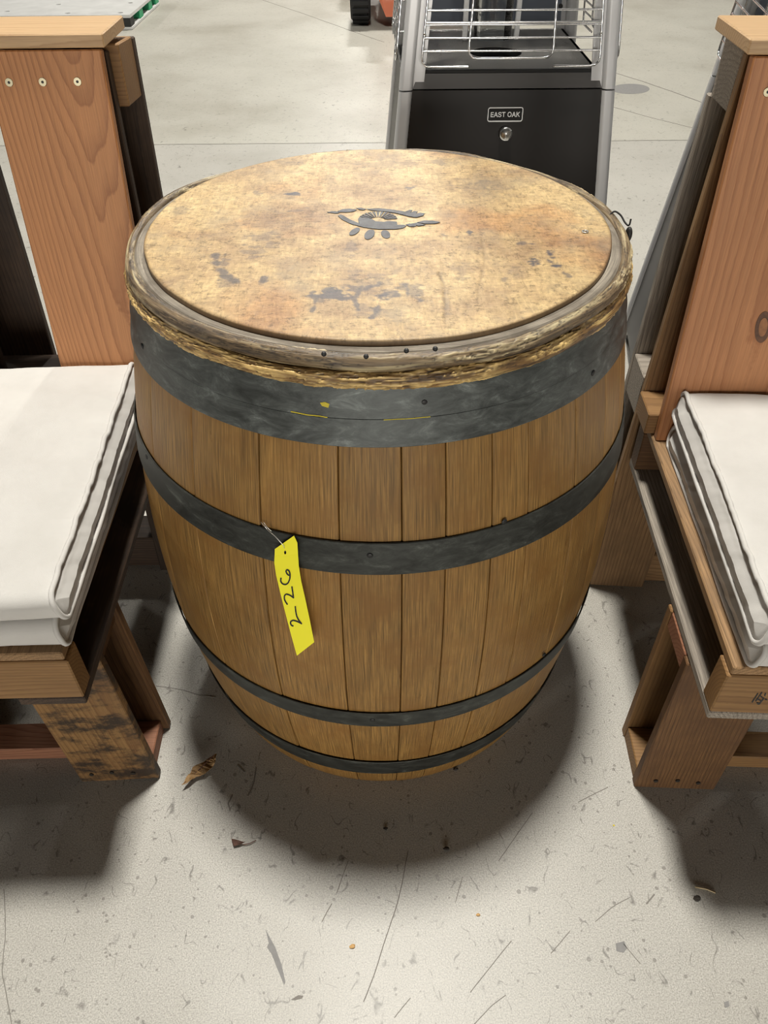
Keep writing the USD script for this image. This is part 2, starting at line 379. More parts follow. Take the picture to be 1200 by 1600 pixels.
# ------------------------------------------------------------------ the barrel
def prof(z):
    return .411 - .29 * (np.asarray(z, float) - .45) ** 2
TOPZ = .941
bar = thing('wine_barrel', 'large oak barrel with zinc hoops and a flat round wooden top', 'barrel')
bounds = [-56.5, -40.5, -23.7, -7.9, 3.9, 12.3, 21.7, 29.9, 43.0, 55.0, 66.0, 80.0, 91.0, 104.0, 116.0, 127.0, 141.0, 152.0, 165.0, 176.0, 190.0, 201.0, 214.0, 227.0, 238.0, 250.0, 262.0, 274.0, 288.0, 303.5]
def stave(a0, a1, k):
    """Curved oak stave between two angles (0 = towards -y), 27 mm thick."""
    nt = max(4, int((a1 - a0) / 2.0)); nz = 44
    ed = math.degrees(.0009 / .39)
    r_ = np.random.default_rng(100 + k)
    ths = np.radians(np.r_[a0 + ed * .35, np.linspace(a0 + ed * 2.2, a1 - ed * 2.2, nt), a1 - ed * .35])
    zs = np.linspace(0.0, TOPZ, nz)
    proud = r_.uniform(-.0007, .0007)
    outer = np.zeros((nz, len(ths), 3)); inner = outer.copy(); bc = np.zeros((nz, len(ths), 3))
    for j, t in enumerate(ths):
        dip = .0016 if j in (0, len(ths) - 1) else 0.0
        for i, z in enumerate(zs):
            e = min(z, TOPZ - z)
            rnd = .0035 * max(0, 1 - e / .006) ** 2
            r = float(prof(z)) + proud - dip - rnd
            ri = float(prof(z)) - .027 + (0.006 * max(0, 1 - e / .03))
            outer[i, j] = (r * math.sin(t), -r * math.cos(t), z)
            inner[i, j] = (ri * math.sin(t), -ri * math.cos(t), z)
            bc[i, j] = (z, t * .39 , .02 * math.sin(t))
    V = np.vstack([outer.reshape(-1, 3), inner.reshape(-1, 3)])
    n, m = nz, len(ths); o = n * m
    F = []
    for i in range(n - 1):
        for j in range(m - 1):
            a, b, c, d = i * m + j, i * m + j + 1, (i + 1) * m + j + 1, (i + 1) * m + j
            F += [[a, b, c], [a, c, d], [o + a, o + c, o + b], [o + a, o + d, o + c]]
    for i in range(n - 1):
        for j in (0, m - 1):
            a, d = i * m + j, (i + 1) * m + j
            q = [[a, d, o + d], [a, o + d, o + a]]
            F += q if j == 0 else [x[::-1] for x in q]
    for j in range(m - 1):
        for i in (0, n - 1):
            a, b = i * m + j, i * m + j + 1
            q = [[a, o + a, o + b], [a, o + b, b]]
            F += q if i == 0 else [x[::-1] for x in q]
    B = bc.reshape(-1, 3) + np.array([r_.uniform(-3, 3), r_.uniform(-.04, .04), .03 + r_.uniform(0, .05)])
    B = np.vstack([B, B + np.array([0, 0, -.027])])
    part(bar, 'stave', trimesh.Trimesh(V, F, process=False), STAVE[int(r_.choice([0, 1, 1, 2, 2, 3]))], smooth=True, bc=B)
for k, (a0, a1) in enumerate(zip(bounds, bounds[1:])):
    stave(a0, a1, k)

# zinc hoops
def zinc(name, base):
    base = np.array(base)
    nodes = {
        'g': ('geometry', {}),
        'v': ('voronoi_texture', {'scale': 70.0, 'feature': 'f1', 'randomness': 1.0}),
        'n': ('noise_texture', {'scale': 22.0, 'detail': 9.0, 'roughness': .72, 'distortion': .6}),
        'mp': ('mapping', {'scale': (1.0, 1.0, 2.5)}),
        'r': ('rgb_ramp', {'ramp': [(.30, tuple(base * .45)), (.44, tuple(base * .85)), (.54, tuple(base * 1.25)), (.62, tuple(base * 2.0)), (.74, tuple(base * 4.2))]}),
        'vb': ('separate_xyz', {}), 'vs': ('map_range', {'from_min': 0.0, 'from_max': 1.0, 'to_min': .93, 'to_max': 1.07}), 'vm': ('vector_math', {'math_type': 'scale'}),
        'rr': ('map_range', {'from_min': .3, 'from_max': .7, 'to_min': .42, 'to_max': .62}),
        'b': ('bump', {'strength': .12, 'distance': .001}),
        'p': ('principled_bsdf', {'metallic': .45, 'roughness': .5}),
    }
    links = [('g.position', 'v.vector'), ('g.position', 'mp.vector'), ('mp.vector', 'n.vector'), ('n.fac', 'r.fac'), ('r.color', 'vm.vector1'), ('v.color', 'vb.vector'), ('vb.x', 'vs.value'), ('vs.result', 'vm.scale'), ('vm.vector', 'p.base_color'), ('n.fac', 'rr.value'), ('rr.result', 'p.roughness'), ('n.fac', 'b.height'), ('b.normal', 'p.normal')]
    return mat(name, nodes, links)
ZINC = zinc('galvanised_hoop', (.038, .041, .037))
ZINC_HEAD = zinc('galvanised_head_hoop', (.080, .088, .085))
RIVET = plain('blackened_rivet', (.03, .03, .03), rough=.5, metal=.5)
YPAINT = plain('yellow_paint_fleck', (.62, .50, .03), rough=.6)
def band(z0, z1, off, t=.0016, n=240, wob=0.0):
    th = np.linspace(0, 2 * np.pi, n, endpoint=False)
    zs = np.array([z0, z0 + .0008, *np.linspace(z0 + .004, z1 - .004, 5), z1 - .0008, z1])
    rows = []
    for i, z in enumerate(zs):
        dip = .0008 if i in (0, len(zs) - 1) else 0
        r = prof(z) + off + t - dip + 0 * th
        rows.append(np.c_[r * np.sin(th), -r * np.cos(th), np.full(n, z) + wob * np.sin(th * 3 + z0 * 40)])
    for z in (z1, z0):
        r = prof(z) + off - .0005 + 0 * th
        rows.append(np.c_[r * np.sin(th), -r * np.cos(th), np.full(n, z) + wob * np.sin(th * 3 + z0 * 40)])
    V = np.vstack(rows); F = []
    R = len(rows)
    for i in range(R):
        ii = (i + 1) % R
        for j in range(n):
            jj = (j + 1) % n
            F += [[i * n + j, i * n + jj, ii * n + jj], [i * n + j, ii * n + jj, ii * n + j]]
    return trimesh.Trimesh(V, F, process=False)
def on_barrel(px, off=.0):
    d = proj_ray(px); t = np.linspace(.3, 2.0, 6000)
    Q = CAM + d * t[:, None]
    s = np.hypot(Q[:, 0], Q[:, 1]) - prof(Q[:, 2]) - off
    i = np.where((s[:-1] > 0) & (s[1:] <= 0))[0][0]
    u = s[i] / (s[i] - s[i + 1])
    return Q[i] + (Q[i + 1] - Q[i]) * u
def rivet(parent, px, r=.0042):
    q = on_barrel(px, .004)
    n = np.array([q[0], q[1], 0]); n /= np.linalg.norm(n)
    s = trimesh.creation.icosphere(2, r); s.vertices *= (1, .42, 1)
    a = math.degrees(math.atan2(n[1], n[0])) - 90
    s.vertices = s.vertices @ rotzm(a).T + q
    part(parent, 'rivet', s, RIVET, smooth=True)
hoops = [(.868, .905, .0035), (.833, .8675, .0022), (.652, .704, .0024), (.290, .337, .0024), (.118, .123, 0)]
h1 = part(bar, 'metal_hoop', band(.868, .906, .0035), ZINC_HEAD, smooth=35)
h2 = part(bar, 'metal_hoop', band(.832, .8676, .0020), ZINC_HEAD, smooth=35)
h3 = part(bar, 'metal_hoop', band(.645, .697, .0024), ZINC, smooth=35)
h4 = part(bar, 'metal_hoop', band(.286, .328, .0022), ZINC, smooth=35)
h5 = part(bar, 'metal_hoop', band(.075, .134, .0026), ZINC, smooth=35)
for h, pxs in ((h1, [(663, 629)]), (h2, [(927, 583), (222, 541)]), (h3, [(578, 868), (788, 815), (229, 714)]), (h4, [(582, 1125), (850, 1023)]),):
    for p in pxs: rivet(h, p)
def print_on_barrel(parent, name, poly, m, off, t=.0004, label=None):
    poly = poly.segmentize(6)
    def fn(v, h):
        out = []
        for p in v:
            q = on_barrel(p, off); n = np.array([q[0], q[1], 0]) / np.hypot(q[0], q[1])
            out.append(q + n * h)
        return np.array(out)
    part(parent, name, extrude_map(poly, fn, t), m, smooth=False, label=label)
print_on_barrel(h1, 'paint_fleck', Polygon([(500, 629), (508, 628), (515, 631), (513, 637), (503, 634)]), YPAINT, .0052, label='yellow paint fleck')
print_on_barrel(h1, 'paint_fleck', LineString([(455, 643), (480, 648), (500, 650), (511, 652)]).buffer(.8), YPAINT, .0052)
print_on_barrel(h1, 'paint_fleck', LineString([(600, 656), (640, 654), (672, 651)]).buffer(.6), YPAINT, .0052)

# split-branch hoops round the head
def bark(name, light, dark, mid, amt):
    nodes = {
        'a': ('attribute', {'attribute': 'bc'}),
        'm1': ('mapping', {'scale': (6.0, 55.0, 1.0)}),
        'n1': ('noise_texture', {'scale': 1.0, 'detail': 6.0, 'roughness': .62, 'distortion': 1.2}),
        'r1': ('rgb_ramp', {'ramp': [(.30, dark), (amt, mid), (amt + .12, light), (.85, tuple(np.minimum(np.array(light) * 1.15, 1)))]}),
        'm2': ('mapping', {'scale': (16.0, 620.0, 1.0)}),
        'n2': ('noise_texture', {'scale': 1.0, 'detail': 4.0, 'roughness': .6, 'distortion': .6}),
        'f2': ('map_range', {'from_min': .3, 'from_max': .72, 'to_min': .55, 'to_max': 1.15}),
        's': ('vector_math', {'math_type': 'scale'}),
        'rel': ('attribute', {'attribute': 'relief'}),
        'sx': ('separate_xyz', {}),
        'rm': ('mix_color', {'blend_type': 'mix', 'b': tuple(np.array(dark) * .8)}),
        'rl': ('mix_color', {'blend_type': 'mix', 'b': tuple(np.minimum(np.array(light) * 1.5, .9))}),
        'b': ('bump', {'strength': .5, 'distance': .001}),
        'p': ('principled_bsdf', {'roughness': .5, 'specular_ior_level': .5}),
    }
    links = [('a.vector', 'm1.vector'), ('m1.vector', 'n1.vector'), ('n1.fac', 'r1.fac'), ('a.vector', 'm2.vector'), ('m2.vector', 'n2.vector'), ('n2.fac', 'f2.value'), ('r1.color', 's.vector1'), ('f2.result', 's.scale'),
             ('rel.vector', 'sx.vector'), ('sx.x', 'rm.fac'), ('s.vector', 'rm.a'), ('sx.y', 'rl.fac'), ('rm.result', 'rl.a'), ('rl.result', 'p.base_color'), ('n2.fac', 'b.height'), ('b.normal', 'p.normal')]
    return mat(name, nodes, links)
BARK1 = bark('weathered_branch', (.47, .385, .225), (.035, .026, .020), (.19, .13, .07), .52)
BARK2 = bark('peeling_branch', (.55, .385, .15), (.04, .022, .013), (.27, .15, .05), .50)
def branch_hoop(R, z, r, mtl, seed, peel, label):
    nT, nP = 2200, 48
    th = np.linspace(-np.pi, np.pi, nT, endpoint=False); ph = np.linspace(0, 2 * np.pi, nP, endpoint=False) + np.pi
    T, Pp = np.meshgrid(th, ph, indexing='ij')
    cx, sx = np.cos(T), np.sin(T)
    # coordinates round the ring, seamless
    ring = np.stack([cx * .36, sx * .36, np.zeros_like(T)], -1)
    big = meshkit.fbm(np.stack([cx * 2.2 + 5, sx * 2.2 + 3, np.zeros_like(T) + seed], -1), 3, seed) - .5
    rad = r * (1 + .30 * big)
    q = np.stack([cx * .36 * 20, sx * .36 * 20, (Pp - np.pi) * 1.0 * 2.0], -1)
    warp = meshkit.fbm(q * 1.3 + 11, 3, seed + 9) - .5
    q2 = q.copy(); q2[..., 2] += warp * 2.6
    n1 = meshkit.fbm(q2 * np.array([1.0, 1.0, 1.6]), 3, seed + 1)
    ridge = 1 - np.abs(2 * n1 - 1) * 4.0
    zone = np.clip((meshkit.fbm(np.stack([cx * 4.5, sx * 4.5, Pp * .45 + 7], -1), 3, seed + 4) - (.60 - .22 * peel)) * 7, 0, 1)
    ridge = np.clip(ridge, 0, 1) ** 1.5 * zone
    crack = np.clip(1 - np.abs(2 * meshkit.fbm(q2 * np.array([.55, .55, 1.9]) + 31, 3, seed + 6) - 1) * 9, 0, 1)
    knots = np.clip((meshkit.noise(np.stack([cx * 7, sx * 7, Pp * .5], -1), seed + 8) - .80) * 9, 0, 1)
    disp = .0024 * ridge - .0014 * crack * (.3 + .7 * zone) + (meshkit.fbm(q * np.array([.8, .8, 1.6]), 3, seed + 2) - .5) * .0022 + .0016 * knots
    rr = rad + disp
    zoff = (meshkit.fbm(np.stack([cx * 2.5 + 9, sx * 2.5, np.zeros_like(T) + seed], -1), 2, seed + 5) - .5) * .010
    flat = .86
    rho = R + rr * np.cos(Pp) * flat
    X, Y, Z = rho * sx, -rho * cx, z + zoff + rr * np.sin(Pp)
    V = np.stack([X, Y, Z], -1).reshape(-1, 3)
    i, j = np.meshgrid(np.arange(nT), np.arange(nP), indexing='ij')
    i2, j2 = (i + 1) % nT, (j + 1) % nP
    a, b, c, d = i * nP + j, i2 * nP + j, i2 * nP + j2, i * nP + j2
    F = np.vstack([np.stack([a, b, c], -1).reshape(-1, 3), np.stack([a, c, d], -1).reshape(-1, 3)])
    bc = np.stack([T * .36, (Pp - np.pi) * r, np.zeros_like(T) + seed], -1).reshape(-1, 3)
    rel = np.stack([np.clip(crack * .9 + knots * .6, 0, 1), ridge * .8, np.zeros_like(T)], -1).reshape(-1, 3)
    m = trimesh.Trimesh(V, F, process=False)
    return part(bar, 'branch_hoop', m, mtl, smooth=True, bc=bc, attrs={'relief': rel}, label=label)
b1 = branch_hoop(.3490, .9335, .0100, BARK1, 3, .15, 'upper hoop of greyed split branch')
b2 = branch_hoop(.3535, .9145, .0100, BARK2, 21, 1.0, 'lower hoop of yellow branch with peeling bark')
def tack(parent, px, r=.003):
    q = on_barrel(px, .024)
    s = trimesh.creation.icosphere(1, r); s.apply_translation(q)
    part(parent, 'tack', s, RIVET, smooth=True)
for p in ((506, 553), (572, 557), (635, 548), (680, 545)): tack(b1, p)

# the flat round top
lid_px_stains = [((520, 460), 38, 9, .95), ((497, 465), 10, 12, .6), ((553, 452), 14, 16, .75), ((600, 463), 12, 8, .95), ((588, 482), 7, 18, .6), ((640, 452), 20, 16, .55), ((575, 440), 50, 24, .35), ((565, 480), 22, 14, .4),
                 ((345, 415), 14, 18, .55), ((360, 440), 20, 8, .4), ((405, 380), 34, 22, .42), ((420, 345), 50, 16, .25), ((455, 304), 14, 3, 1.0), ((411, 301), 14, 3, .5), ((465, 328), 18, 3, .4), ((414, 438), 7, 9, .55),
                 ((854, 394), 9, 7, 1.0), ((840, 410), 11, 8, 1.0), ((869, 412), 9, 9, 1.0), ((886, 428), 9, 8, .7), ((820, 382), 14, 5, .65), ((737, 364), 6, 5, .9), ((690, 365), 12, 6, .5), ((637, 293), 12, 4, .75), ((688, 254), 14, 6, .45),
                 ((615, 310), 12, 4, .0), ((550, 388), 10, 12, .42), ((793, 440), 8, 6, .6), ((783, 420), 8, 5, .5), ((720, 420), 16, 16, .3), ((760, 290), 60, 12, .25), ((600, 255), 70, 8, .25), ((285, 330), 12, 6, .4), ((614, 490), 24, 14, .25), ((700, 480), 6, 28, .35), ((460, 255), 30, 3, .3)]
LIDR, LIDZ = .329, .950
def lid_mesh():
    nt = 900; rad = np.r_[np.linspace(.002, LIDR - .004, 200)]
    th = np.linspace(0, 2 * np.pi, nt, endpoint=False)
    Rm, Tm = np.meshgrid(rad, th, indexing='ij')
    X, Y = Rm * np.cos(Tm), Rm * np.sin(Tm)
    wob = (meshkit.fbm(np.stack([np.cos(th) * 3, np.sin(th) * 3, 0 * th], -1), 3, 5) - .5) * .004
    edge = [(LIDR - .0015, -.0006), (LIDR, -.0022), (LIDR, -.011), (LIDR - .003, -.013)]
    Zt = LIDZ + (meshkit.fbm(np.stack([X * 9, Y * 9, X * 0], -1), 3, 4) - .5) * .0016
    V = [np.stack([X, Y, Zt], -1).reshape(-1, 3)]
    for r_, dz in edge:
        V.append(np.c_[(r_ + wob) * np.cos(th), (r_ + wob) * np.sin(th), np.full(nt, LIDZ + dz)])
    V = np.vstack(V)
    rows = len(rad) + len(edge)
    i, j = np.meshgrid(np.arange(rows - 1), np.arange(nt), indexing='ij'); j2 = (j + 1) % nt
    a, b, c, d = i * nt + j, (i + 1) * nt + j, (i + 1) * nt + j2, i * nt + j2
    F = [np.stack([a, b, c], -1).reshape(-1, 3), np.stack([a, c, d], -1).reshape(-1, 3)]
    n0 = len(V)
    V = np.vstack([V, [[0, 0, LIDZ], [0, 0, LIDZ - .013]]])
    jj = np.arange(nt); jn = (jj + 1) % nt
    F.append(np.stack([np.full(nt, n0), jj, jn], -1)); F.append(np.stack([np.full(nt, n0 + 1), (rows - 1) * nt + jn, (rows - 1) * nt + jj], -1))
    F = np.vstack(F)
    # ink stains where the photo shows them, broken up by noise
    st = np.zeros(len(V))
    nz = meshkit.fbm(np.c_[V[:, 0] * 95, V[:, 1] * 95, 0 * st], 4, 12)
    nw = meshkit.fbm(np.c_[V[:, 0] * 30 + 7, V[:, 1] * 160, 0 * st], 3, 14)
    warp = np.c_[meshkit.fbm(np.c_[V[:, :2] * 40, 0 * st], 3, 2) - .5, meshkit.fbm(np.c_[V[:, :2] * 40, 0 * st + 4], 3, 3) - .5] * .016
    for (px, rx, ry, s) in lid_px_stains:
        c0 = at_z(px, LIDZ); cx = at_z((px[0] + rx, px[1]), LIDZ); cy_ = at_z((px[0], px[1] + ry), LIDZ)
        ax, ay = np.linalg.norm(cx - c0), np.linalg.norm(cy_ - c0)
        d = np.hypot((V[:, 0] + warp[:, 0] - c0[0]) / ax, (V[:, 1] + warp[:, 1] - c0[1]) / ay)
        base = np.clip(1.25 - d, 0, 1)
        msk = np.clip((base * 1.05 + (nz - .5) * 2.6 + (nw - .5) * 1.8 - .34) * 2.6, 0, 1) * np.clip(base * 3, 0, 1) * s
        st = np.maximum(st, msk)
    # a drying crack and two board joints
    def line(px, w_):
        L = np.array([at_z(p, LIDZ)[:2] for p in px]); out = np.full(len(V), 9.0)
        for a_, b_ in zip(L, L[1:]):
            ab = b_ - a_; t = np.clip(((V[:, :2] + warp * .3 - a_) @ ab) / (ab @ ab), 0, 1)
            out = np.minimum(out, np.linalg.norm(V[:, :2] + warp * .3 - a_ - t[:, None] * ab, axis=1))
        return np.clip(1 - out / w_, 0, 1)
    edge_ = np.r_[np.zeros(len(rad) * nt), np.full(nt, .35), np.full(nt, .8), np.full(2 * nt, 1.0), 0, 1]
    ck = np.maximum(line([(686, 425), (692, 440), (696, 470), (695, 505)], .0028) * .7 * (.35 + nz), line([(752, 370), (757, 410), (748, 440), (744, 470)], .0026) * nz * .8)
    for pts_, w_ in (([(487, 457), (508, 451), (527, 450), (532, 458), (513, 465), (490, 465), (487, 457)], .0042), ([(495, 467), (490, 478), (486, 488)], .004), ([(537, 450), (545, 460), (553, 467), (565, 448)], .006), ([(554, 467), (558, 483)], .005), ([(572, 450), (593, 443)], .008),
                     ([(595, 460), (618, 455), (620, 462), (597, 464)], .006), ([(597, 465), (590, 480), (581, 497)], .0045), ([(635, 446), (637, 462)], .007), ([(644, 462), (656, 469)], .007), ([(336, 398), (340, 415), (352, 430), (372, 440)], .010), ([(413, 433), (409, 443)], .007), ([(449, 304), (468, 305)], .004)):
        st = np.maximum(st, np.clip(line(pts_, w_) * 1.5 + (nz - .5) * 3.0 - .15, 0, 1) * np.clip(line(pts_, w_) * 4, 0, 1) * .85)
    red = np.clip((meshkit.fbm(np.c_[V[:, :2] * 8 + 3, 0 * st], 4, 40) - .52) * 5, 0, 1)
    V = V.copy(); V[:, 2] -= .0010 * ck * (V[:, 2] > LIDZ - .002)
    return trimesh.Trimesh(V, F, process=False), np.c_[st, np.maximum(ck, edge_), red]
LID = mat('worn_oak_top', {
    'g': ('geometry', {}), 'a': ('attribute', {'attribute': 'marks'}), 'sx': ('separate_xyz', {}),
    'n1': ('noise_texture', {'scale': 9.0, 'detail': 9.0, 'roughness': .72}),
    'r1': ('rgb_ramp', {'ramp': [(.30, (.20, .12, .065)), (.42, (.33, .22, .115)), (.53, (.43, .30, .15)), (.64, (.51, .37, .185)), (.78, (.62, .48, .27))]}),
    'm2': ('mapping', {'scale': (150.0, 30.0, 1.0), 'rotation': (0, 0, .45)}), 'n2': ('noise_texture', {'scale': 1.0, 'detail': 5.0, 'roughness': .7, 'distortion': 1.4}),
    'm3': ('mapping', {'scale': (40.0, 170.0, 1.0), 'rotation': (0, 0, -.7)}), 'n3': ('noise_texture', {'scale': 1.0, 'detail': 5.0, 'roughness': .7, 'distortion': 1.0}),
    'ad': ('math', {'math_type': 'add'}), 'f': ('map_range', {'from_min': .76, 'from_max': 1.24, 'to_min': .74, 'to_max': 1.26}), 's': ('vector_math', {'math_type': 'scale'}),
    'n4': ('noise_texture', {'scale': 130.0, 'detail': 5.0, 'roughness': .7}), 'f4': ('map_range', {'from_min': .34, 'from_max': .48, 'to_min': .50, 'to_max': 1.0, 'clamp': True}), 's4': ('vector_math', {'math_type': 'scale'}),
    'rd': ('mix_color', {'blend_type': 'multiply', 'b': (.86, .66, .56)}), 'rf': ('math', {'math_type': 'multiply', 'value2': .75}),
    'gn': ('noise_texture', {'scale': 11.0, 'detail': 6.0, 'roughness': .7}), 'gr': ('map_range', {'from_min': .50, 'from_max': .70, 'to_min': 0.0, 'to_max': .6, 'clamp': True}), 'gm': ('mix_color', {'blend_type': 'mix', 'b': (.22, .175, .125)}),
    'ik': ('mix_color', {'blend_type': 'mix', 'b': (.050, .052, .072)}), 'if': ('math', {'math_type': 'multiply', 'value2': .88}),
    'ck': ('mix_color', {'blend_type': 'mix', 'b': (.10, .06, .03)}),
    'b': ('bump', {'strength': .35, 'distance': .0012}), 'p': ('principled_bsdf', {'roughness': .5, 'specular_ior_level': .45})},
    [('a.vector', 'sx.vector'), ('g.position', 'n1.vector'), ('n1.fac', 'r1.fac'), ('g.position', 'm2.vector'), ('m2.vector', 'n2.vector'), ('g.position', 'm3.vector'), ('m3.vector', 'n3.vector'),
     ('n2.fac', 'ad.value1'), ('n3.fac', 'ad.value2'), ('ad.value', 'f.value'), ('r1.color', 's.vector1'), ('f.result', 's.scale'), ('g.position', 'n4.vector'), ('n4.fac', 'f4.value'), ('s.vector', 's4.vector1'), ('f4.result', 's4.scale'),
     ('sx.z', 'rf.value1'), ('rf.value', 'rd.fac'), ('s4.vector', 'rd.a'), ('g.position', 'gn.vector'), ('gn.fac', 'gr.value'), ('gr.result', 'gm.fac'), ('rd.result', 'gm.a'),
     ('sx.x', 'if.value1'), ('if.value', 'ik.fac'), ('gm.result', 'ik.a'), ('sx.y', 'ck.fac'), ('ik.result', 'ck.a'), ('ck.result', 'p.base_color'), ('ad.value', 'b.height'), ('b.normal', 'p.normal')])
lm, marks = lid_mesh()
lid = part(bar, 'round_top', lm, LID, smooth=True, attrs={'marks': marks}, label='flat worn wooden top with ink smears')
CHIME = wood('grey_chime', (.30, .26, .205), (.19, .16, .125), ring=.004, rough=.7, fiber=.5, blotch=(.10, .08, .06), blotch_amt=.7, blotch_scale=20)
def ring_mesh(r0, r1, z0, z1, n=300):
    th = np.linspace(0, 2 * np.pi, n, endpoint=False)
    pr = [(r0, z0), (r1, z0), (r1, z1 - .003), (r1 - .003, z1), (r0 + .002, z1), (r0, z1 - .002)]
    V = np.vstack([np.c_[r * np.cos(th), r * np.sin(th), np.full(n, z)] for r, z in pr])
    F = []
    K = len(pr)
    for i in range(K):
        ii = (i + 1) % K
        for j in range(n):
            jj = (j + 1) % n
            F += [[i * n + j, i * n + jj, ii * n + jj], [i * n + j, ii * n + jj, ii * n + j]]
    bc = np.vstack([np.c_[th * .34, np.full(n, r), np.full(n, z)] for r, z in pr])
    return trimesh.Trimesh(V, F, process=False), bc
cm, cbc = ring_mesh(.316, .3430, .915, .9425)
part(bar, 'chime', cm, CHIME, smooth=False, bc=cbc, label='greyed rim of the barrel head')
# stamped eye emblem
INK = plain('faded_black_ink', (.055, .055, .062), rough=.55, var=.5, scale=90)
def E(*pts): return Polygon([(480 + x / 5.0, 290 + y / 5.0) for x, y in pts]).buffer(0)
def ell(cx, cy, rx, ry, rot): return affinity.rotate(affinity.scale(Point(480 + cx / 5, 290 + cy / 5).buffer(1, quad_segs=8), rx / 5, ry / 5), rot)
pieces = [
    E((155, 210), (195, 203), (262, 208), (235, 221), (165, 215)), E((238, 203), (275, 188), (330, 184), (388, 192), (365, 206), (300, 213), (262, 210)), E((385, 179), (420, 176), (460, 186), (442, 195), (405, 191)),
    E((462, 184), (560, 180), (660, 190), (765, 207), (800, 193), (822, 195), (806, 213), (838, 203), (864, 206), (848, 223), (882, 215), (918, 221), (905, 238), (850, 252), (790, 243), (700, 219), (600, 204), (500, 197)),
    E((240, 240), (258, 230), (276, 234), (330, 266), (400, 296), (470, 304), (560, 306), (640, 310), (760, 310), (775, 318), (750, 334), (700, 343), (560, 344), (440, 329), (340, 302), (270, 267)),
    E((768, 307), (800, 300), (852, 309), (845, 322), (800, 323)), E((812, 301), (860, 292), (926, 311), (870, 319)), E((858, 290), (910, 276), (980, 277), (1040, 288), (1000, 300), (920, 301)),
    E((397, 262), (430, 254), (480, 259), (512, 268), (532, 282), (600, 287), (640, 281), (700, 286), (704, 312), (440, 312), (402, 292)),
    ell(370, 362, 46, 21, -30), ell(487, 385, 46, 32, -42), ell(613, 383, 38, 29, 32)]
for k in range(13):
    a = math.radians(12 + k * 13); w_ = math.radians(4.3)
    c_, rx0, ry0, rx1, ry1 = (553, 268), 52, 17, 152, 63
    q_ = [(c_[0] + rx * math.cos(t), c_[1] - ry * math.sin(t)) for rx, ry, t in ((rx0, ry0, a - w_ * .6), (rx1, ry1, a - w_), (rx1, ry1, a + w_), (rx0, ry0, a + w_ * .6))]
    pieces.append(E(*q_))
emb = shapely.ops.unary_union(pieces)
emb3 = affinity.translate(emb, 0, 0)
def on_lid(v, h):
    return np.array([at_z(p, LIDZ) + np.array([0, 0, h + .0003]) for p in v])
part(lid, 'eye_emblem', extrude_map(emb.segmentize(3), on_lid, .0005), INK, smooth=False, label='black stamped eye emblem with rays and three drops')
# washer and nail holes
q = at_z((914, 363), LIDZ)
wsh = cat([tube([q + np.array([.0040 * math.cos(a), .0040 * math.sin(a), .0012]) for a in np.linspace(0, 2 * np.pi, 20, endpoint=False)], .0010, 8, closed=True)])
part(lid, 'washer', wsh, plain('bright_steel', (.75, .75, .74), rough=.3, metal=.9), smooth=True, label='small bright washer')
# wire catch on the right of the head
WIRE = plain('black_wire', (.02, .019, .018), rough=.5, metal=.4)
cx0 = np.array([.365, .035, .945])
loop = [np.array([.344, .040, .9445]), np.array([.350, .041, .9500]), np.array([.359, .036, .9455]), np.array([.3640, .026, .938]), np.array([.3690, .018, .935]), np.array([.3705, .022, .945])]
catch = part(bar, 'wire_catch', tube(resample(arc_corner(loop, .006), .002), .0013, 8), WIRE, smooth=True, label='bent black wire end')
kn = trimesh.creation.icosphere(3, .0085); kn.vertices *= (.6, .9, 1.35); kn.apply_translation((.3650, .002, .930))
part(bar, 'wire_knob', kn, WIRE, smooth=True)

# ------------------------------------------------------------------ the yellow lot tag
TAGY = plain('fluorescent_yellow_card', (1.0, .93, .025), rough=.5)
BLACKINK = plain('black_marker', (.012, .012, .014), rough=.5)
def tz(x, y): return (380 + x / 6.667, 800 + y / 6.667)
tag_outline = [tz(*p) for p in ((330, 385), (530, 245), (565, 320), (572, 440), (580, 560), (605, 720), (640, 870), (690, 1100), (740, 1355), (560, 1495), (500, 1280), (440, 1050), (385, 830), (345, 660), (325, 530))]
t_top, t_bot = np.array(tz(530, 245)), np.array(tz(560, 1495))
def tag_map(v, h):
    out = []
    for p in np.atleast_2d(v):
        s = (np.array(p) - t_top) @ (t_bot - t_top) / ((t_bot - t_top) @ (t_bot - t_top))
        off = .009 + .006 * s + .004 * math.sin(s * 3.1)
        q = on_barrel(p, off)
        n = np.array([q[0], q[1], 0]) / np.hypot(q[0], q[1])
        out.append(q + n * h)
    return np.array(out)
hole = affinity.scale(Point(*tz(438, 420)).buffer(1, quad_segs=6), 1.7, 3.0)
lt = thing('lot_tag', 'yellow card tag with handwritten number wired to the middle hoop', 'tag', loc=(0, 0, 0))
poly = Polygon(tag_outline).difference(hole)
gridlines = []
def split_poly(poly, step):
    x0, y0, x1, y1 = poly.bounds; out = []
    y = y0
    while y < y1:
        g = poly.intersection(sbox(x0 - 1, y, x1 + 1, y + step))
        out += [a for a in getattr(g, 'geoms', [g]) if a.geom_type == 'Polygon' and a.area > 1e-6]
        y += step
    return out
part(lt, 'card', cat([extrude_map(p, tag_map, .0004) for p in split_poly(poly, 8)]), TAGY, smooth=False)
strokes = [[(395, 688), (391, 718), (408, 744), (440, 756), (470, 738), (489, 690), (490, 640), (477, 606), (457, 598), (446, 612), (456, 640), (476, 656)],
           [(509, 778), (517, 830), (525, 890)], [(525, 890), (490, 864), (450, 851), (431, 868), (430, 905), (444, 935), (460, 957)],
           [(544, 984), (550, 1040), (560, 1088), (584, 1130), (608, 1160)], [(600, 1155), (560, 1135), (520, 1124), (496, 1138), (494, 1158), (504, 1178), (520, 1184)]]
digits = shapely.ops.unary_union([LineString(arc_corner([tz(*p) for p in s_], 3, 4)).buffer(1.05) for s_ in strokes])
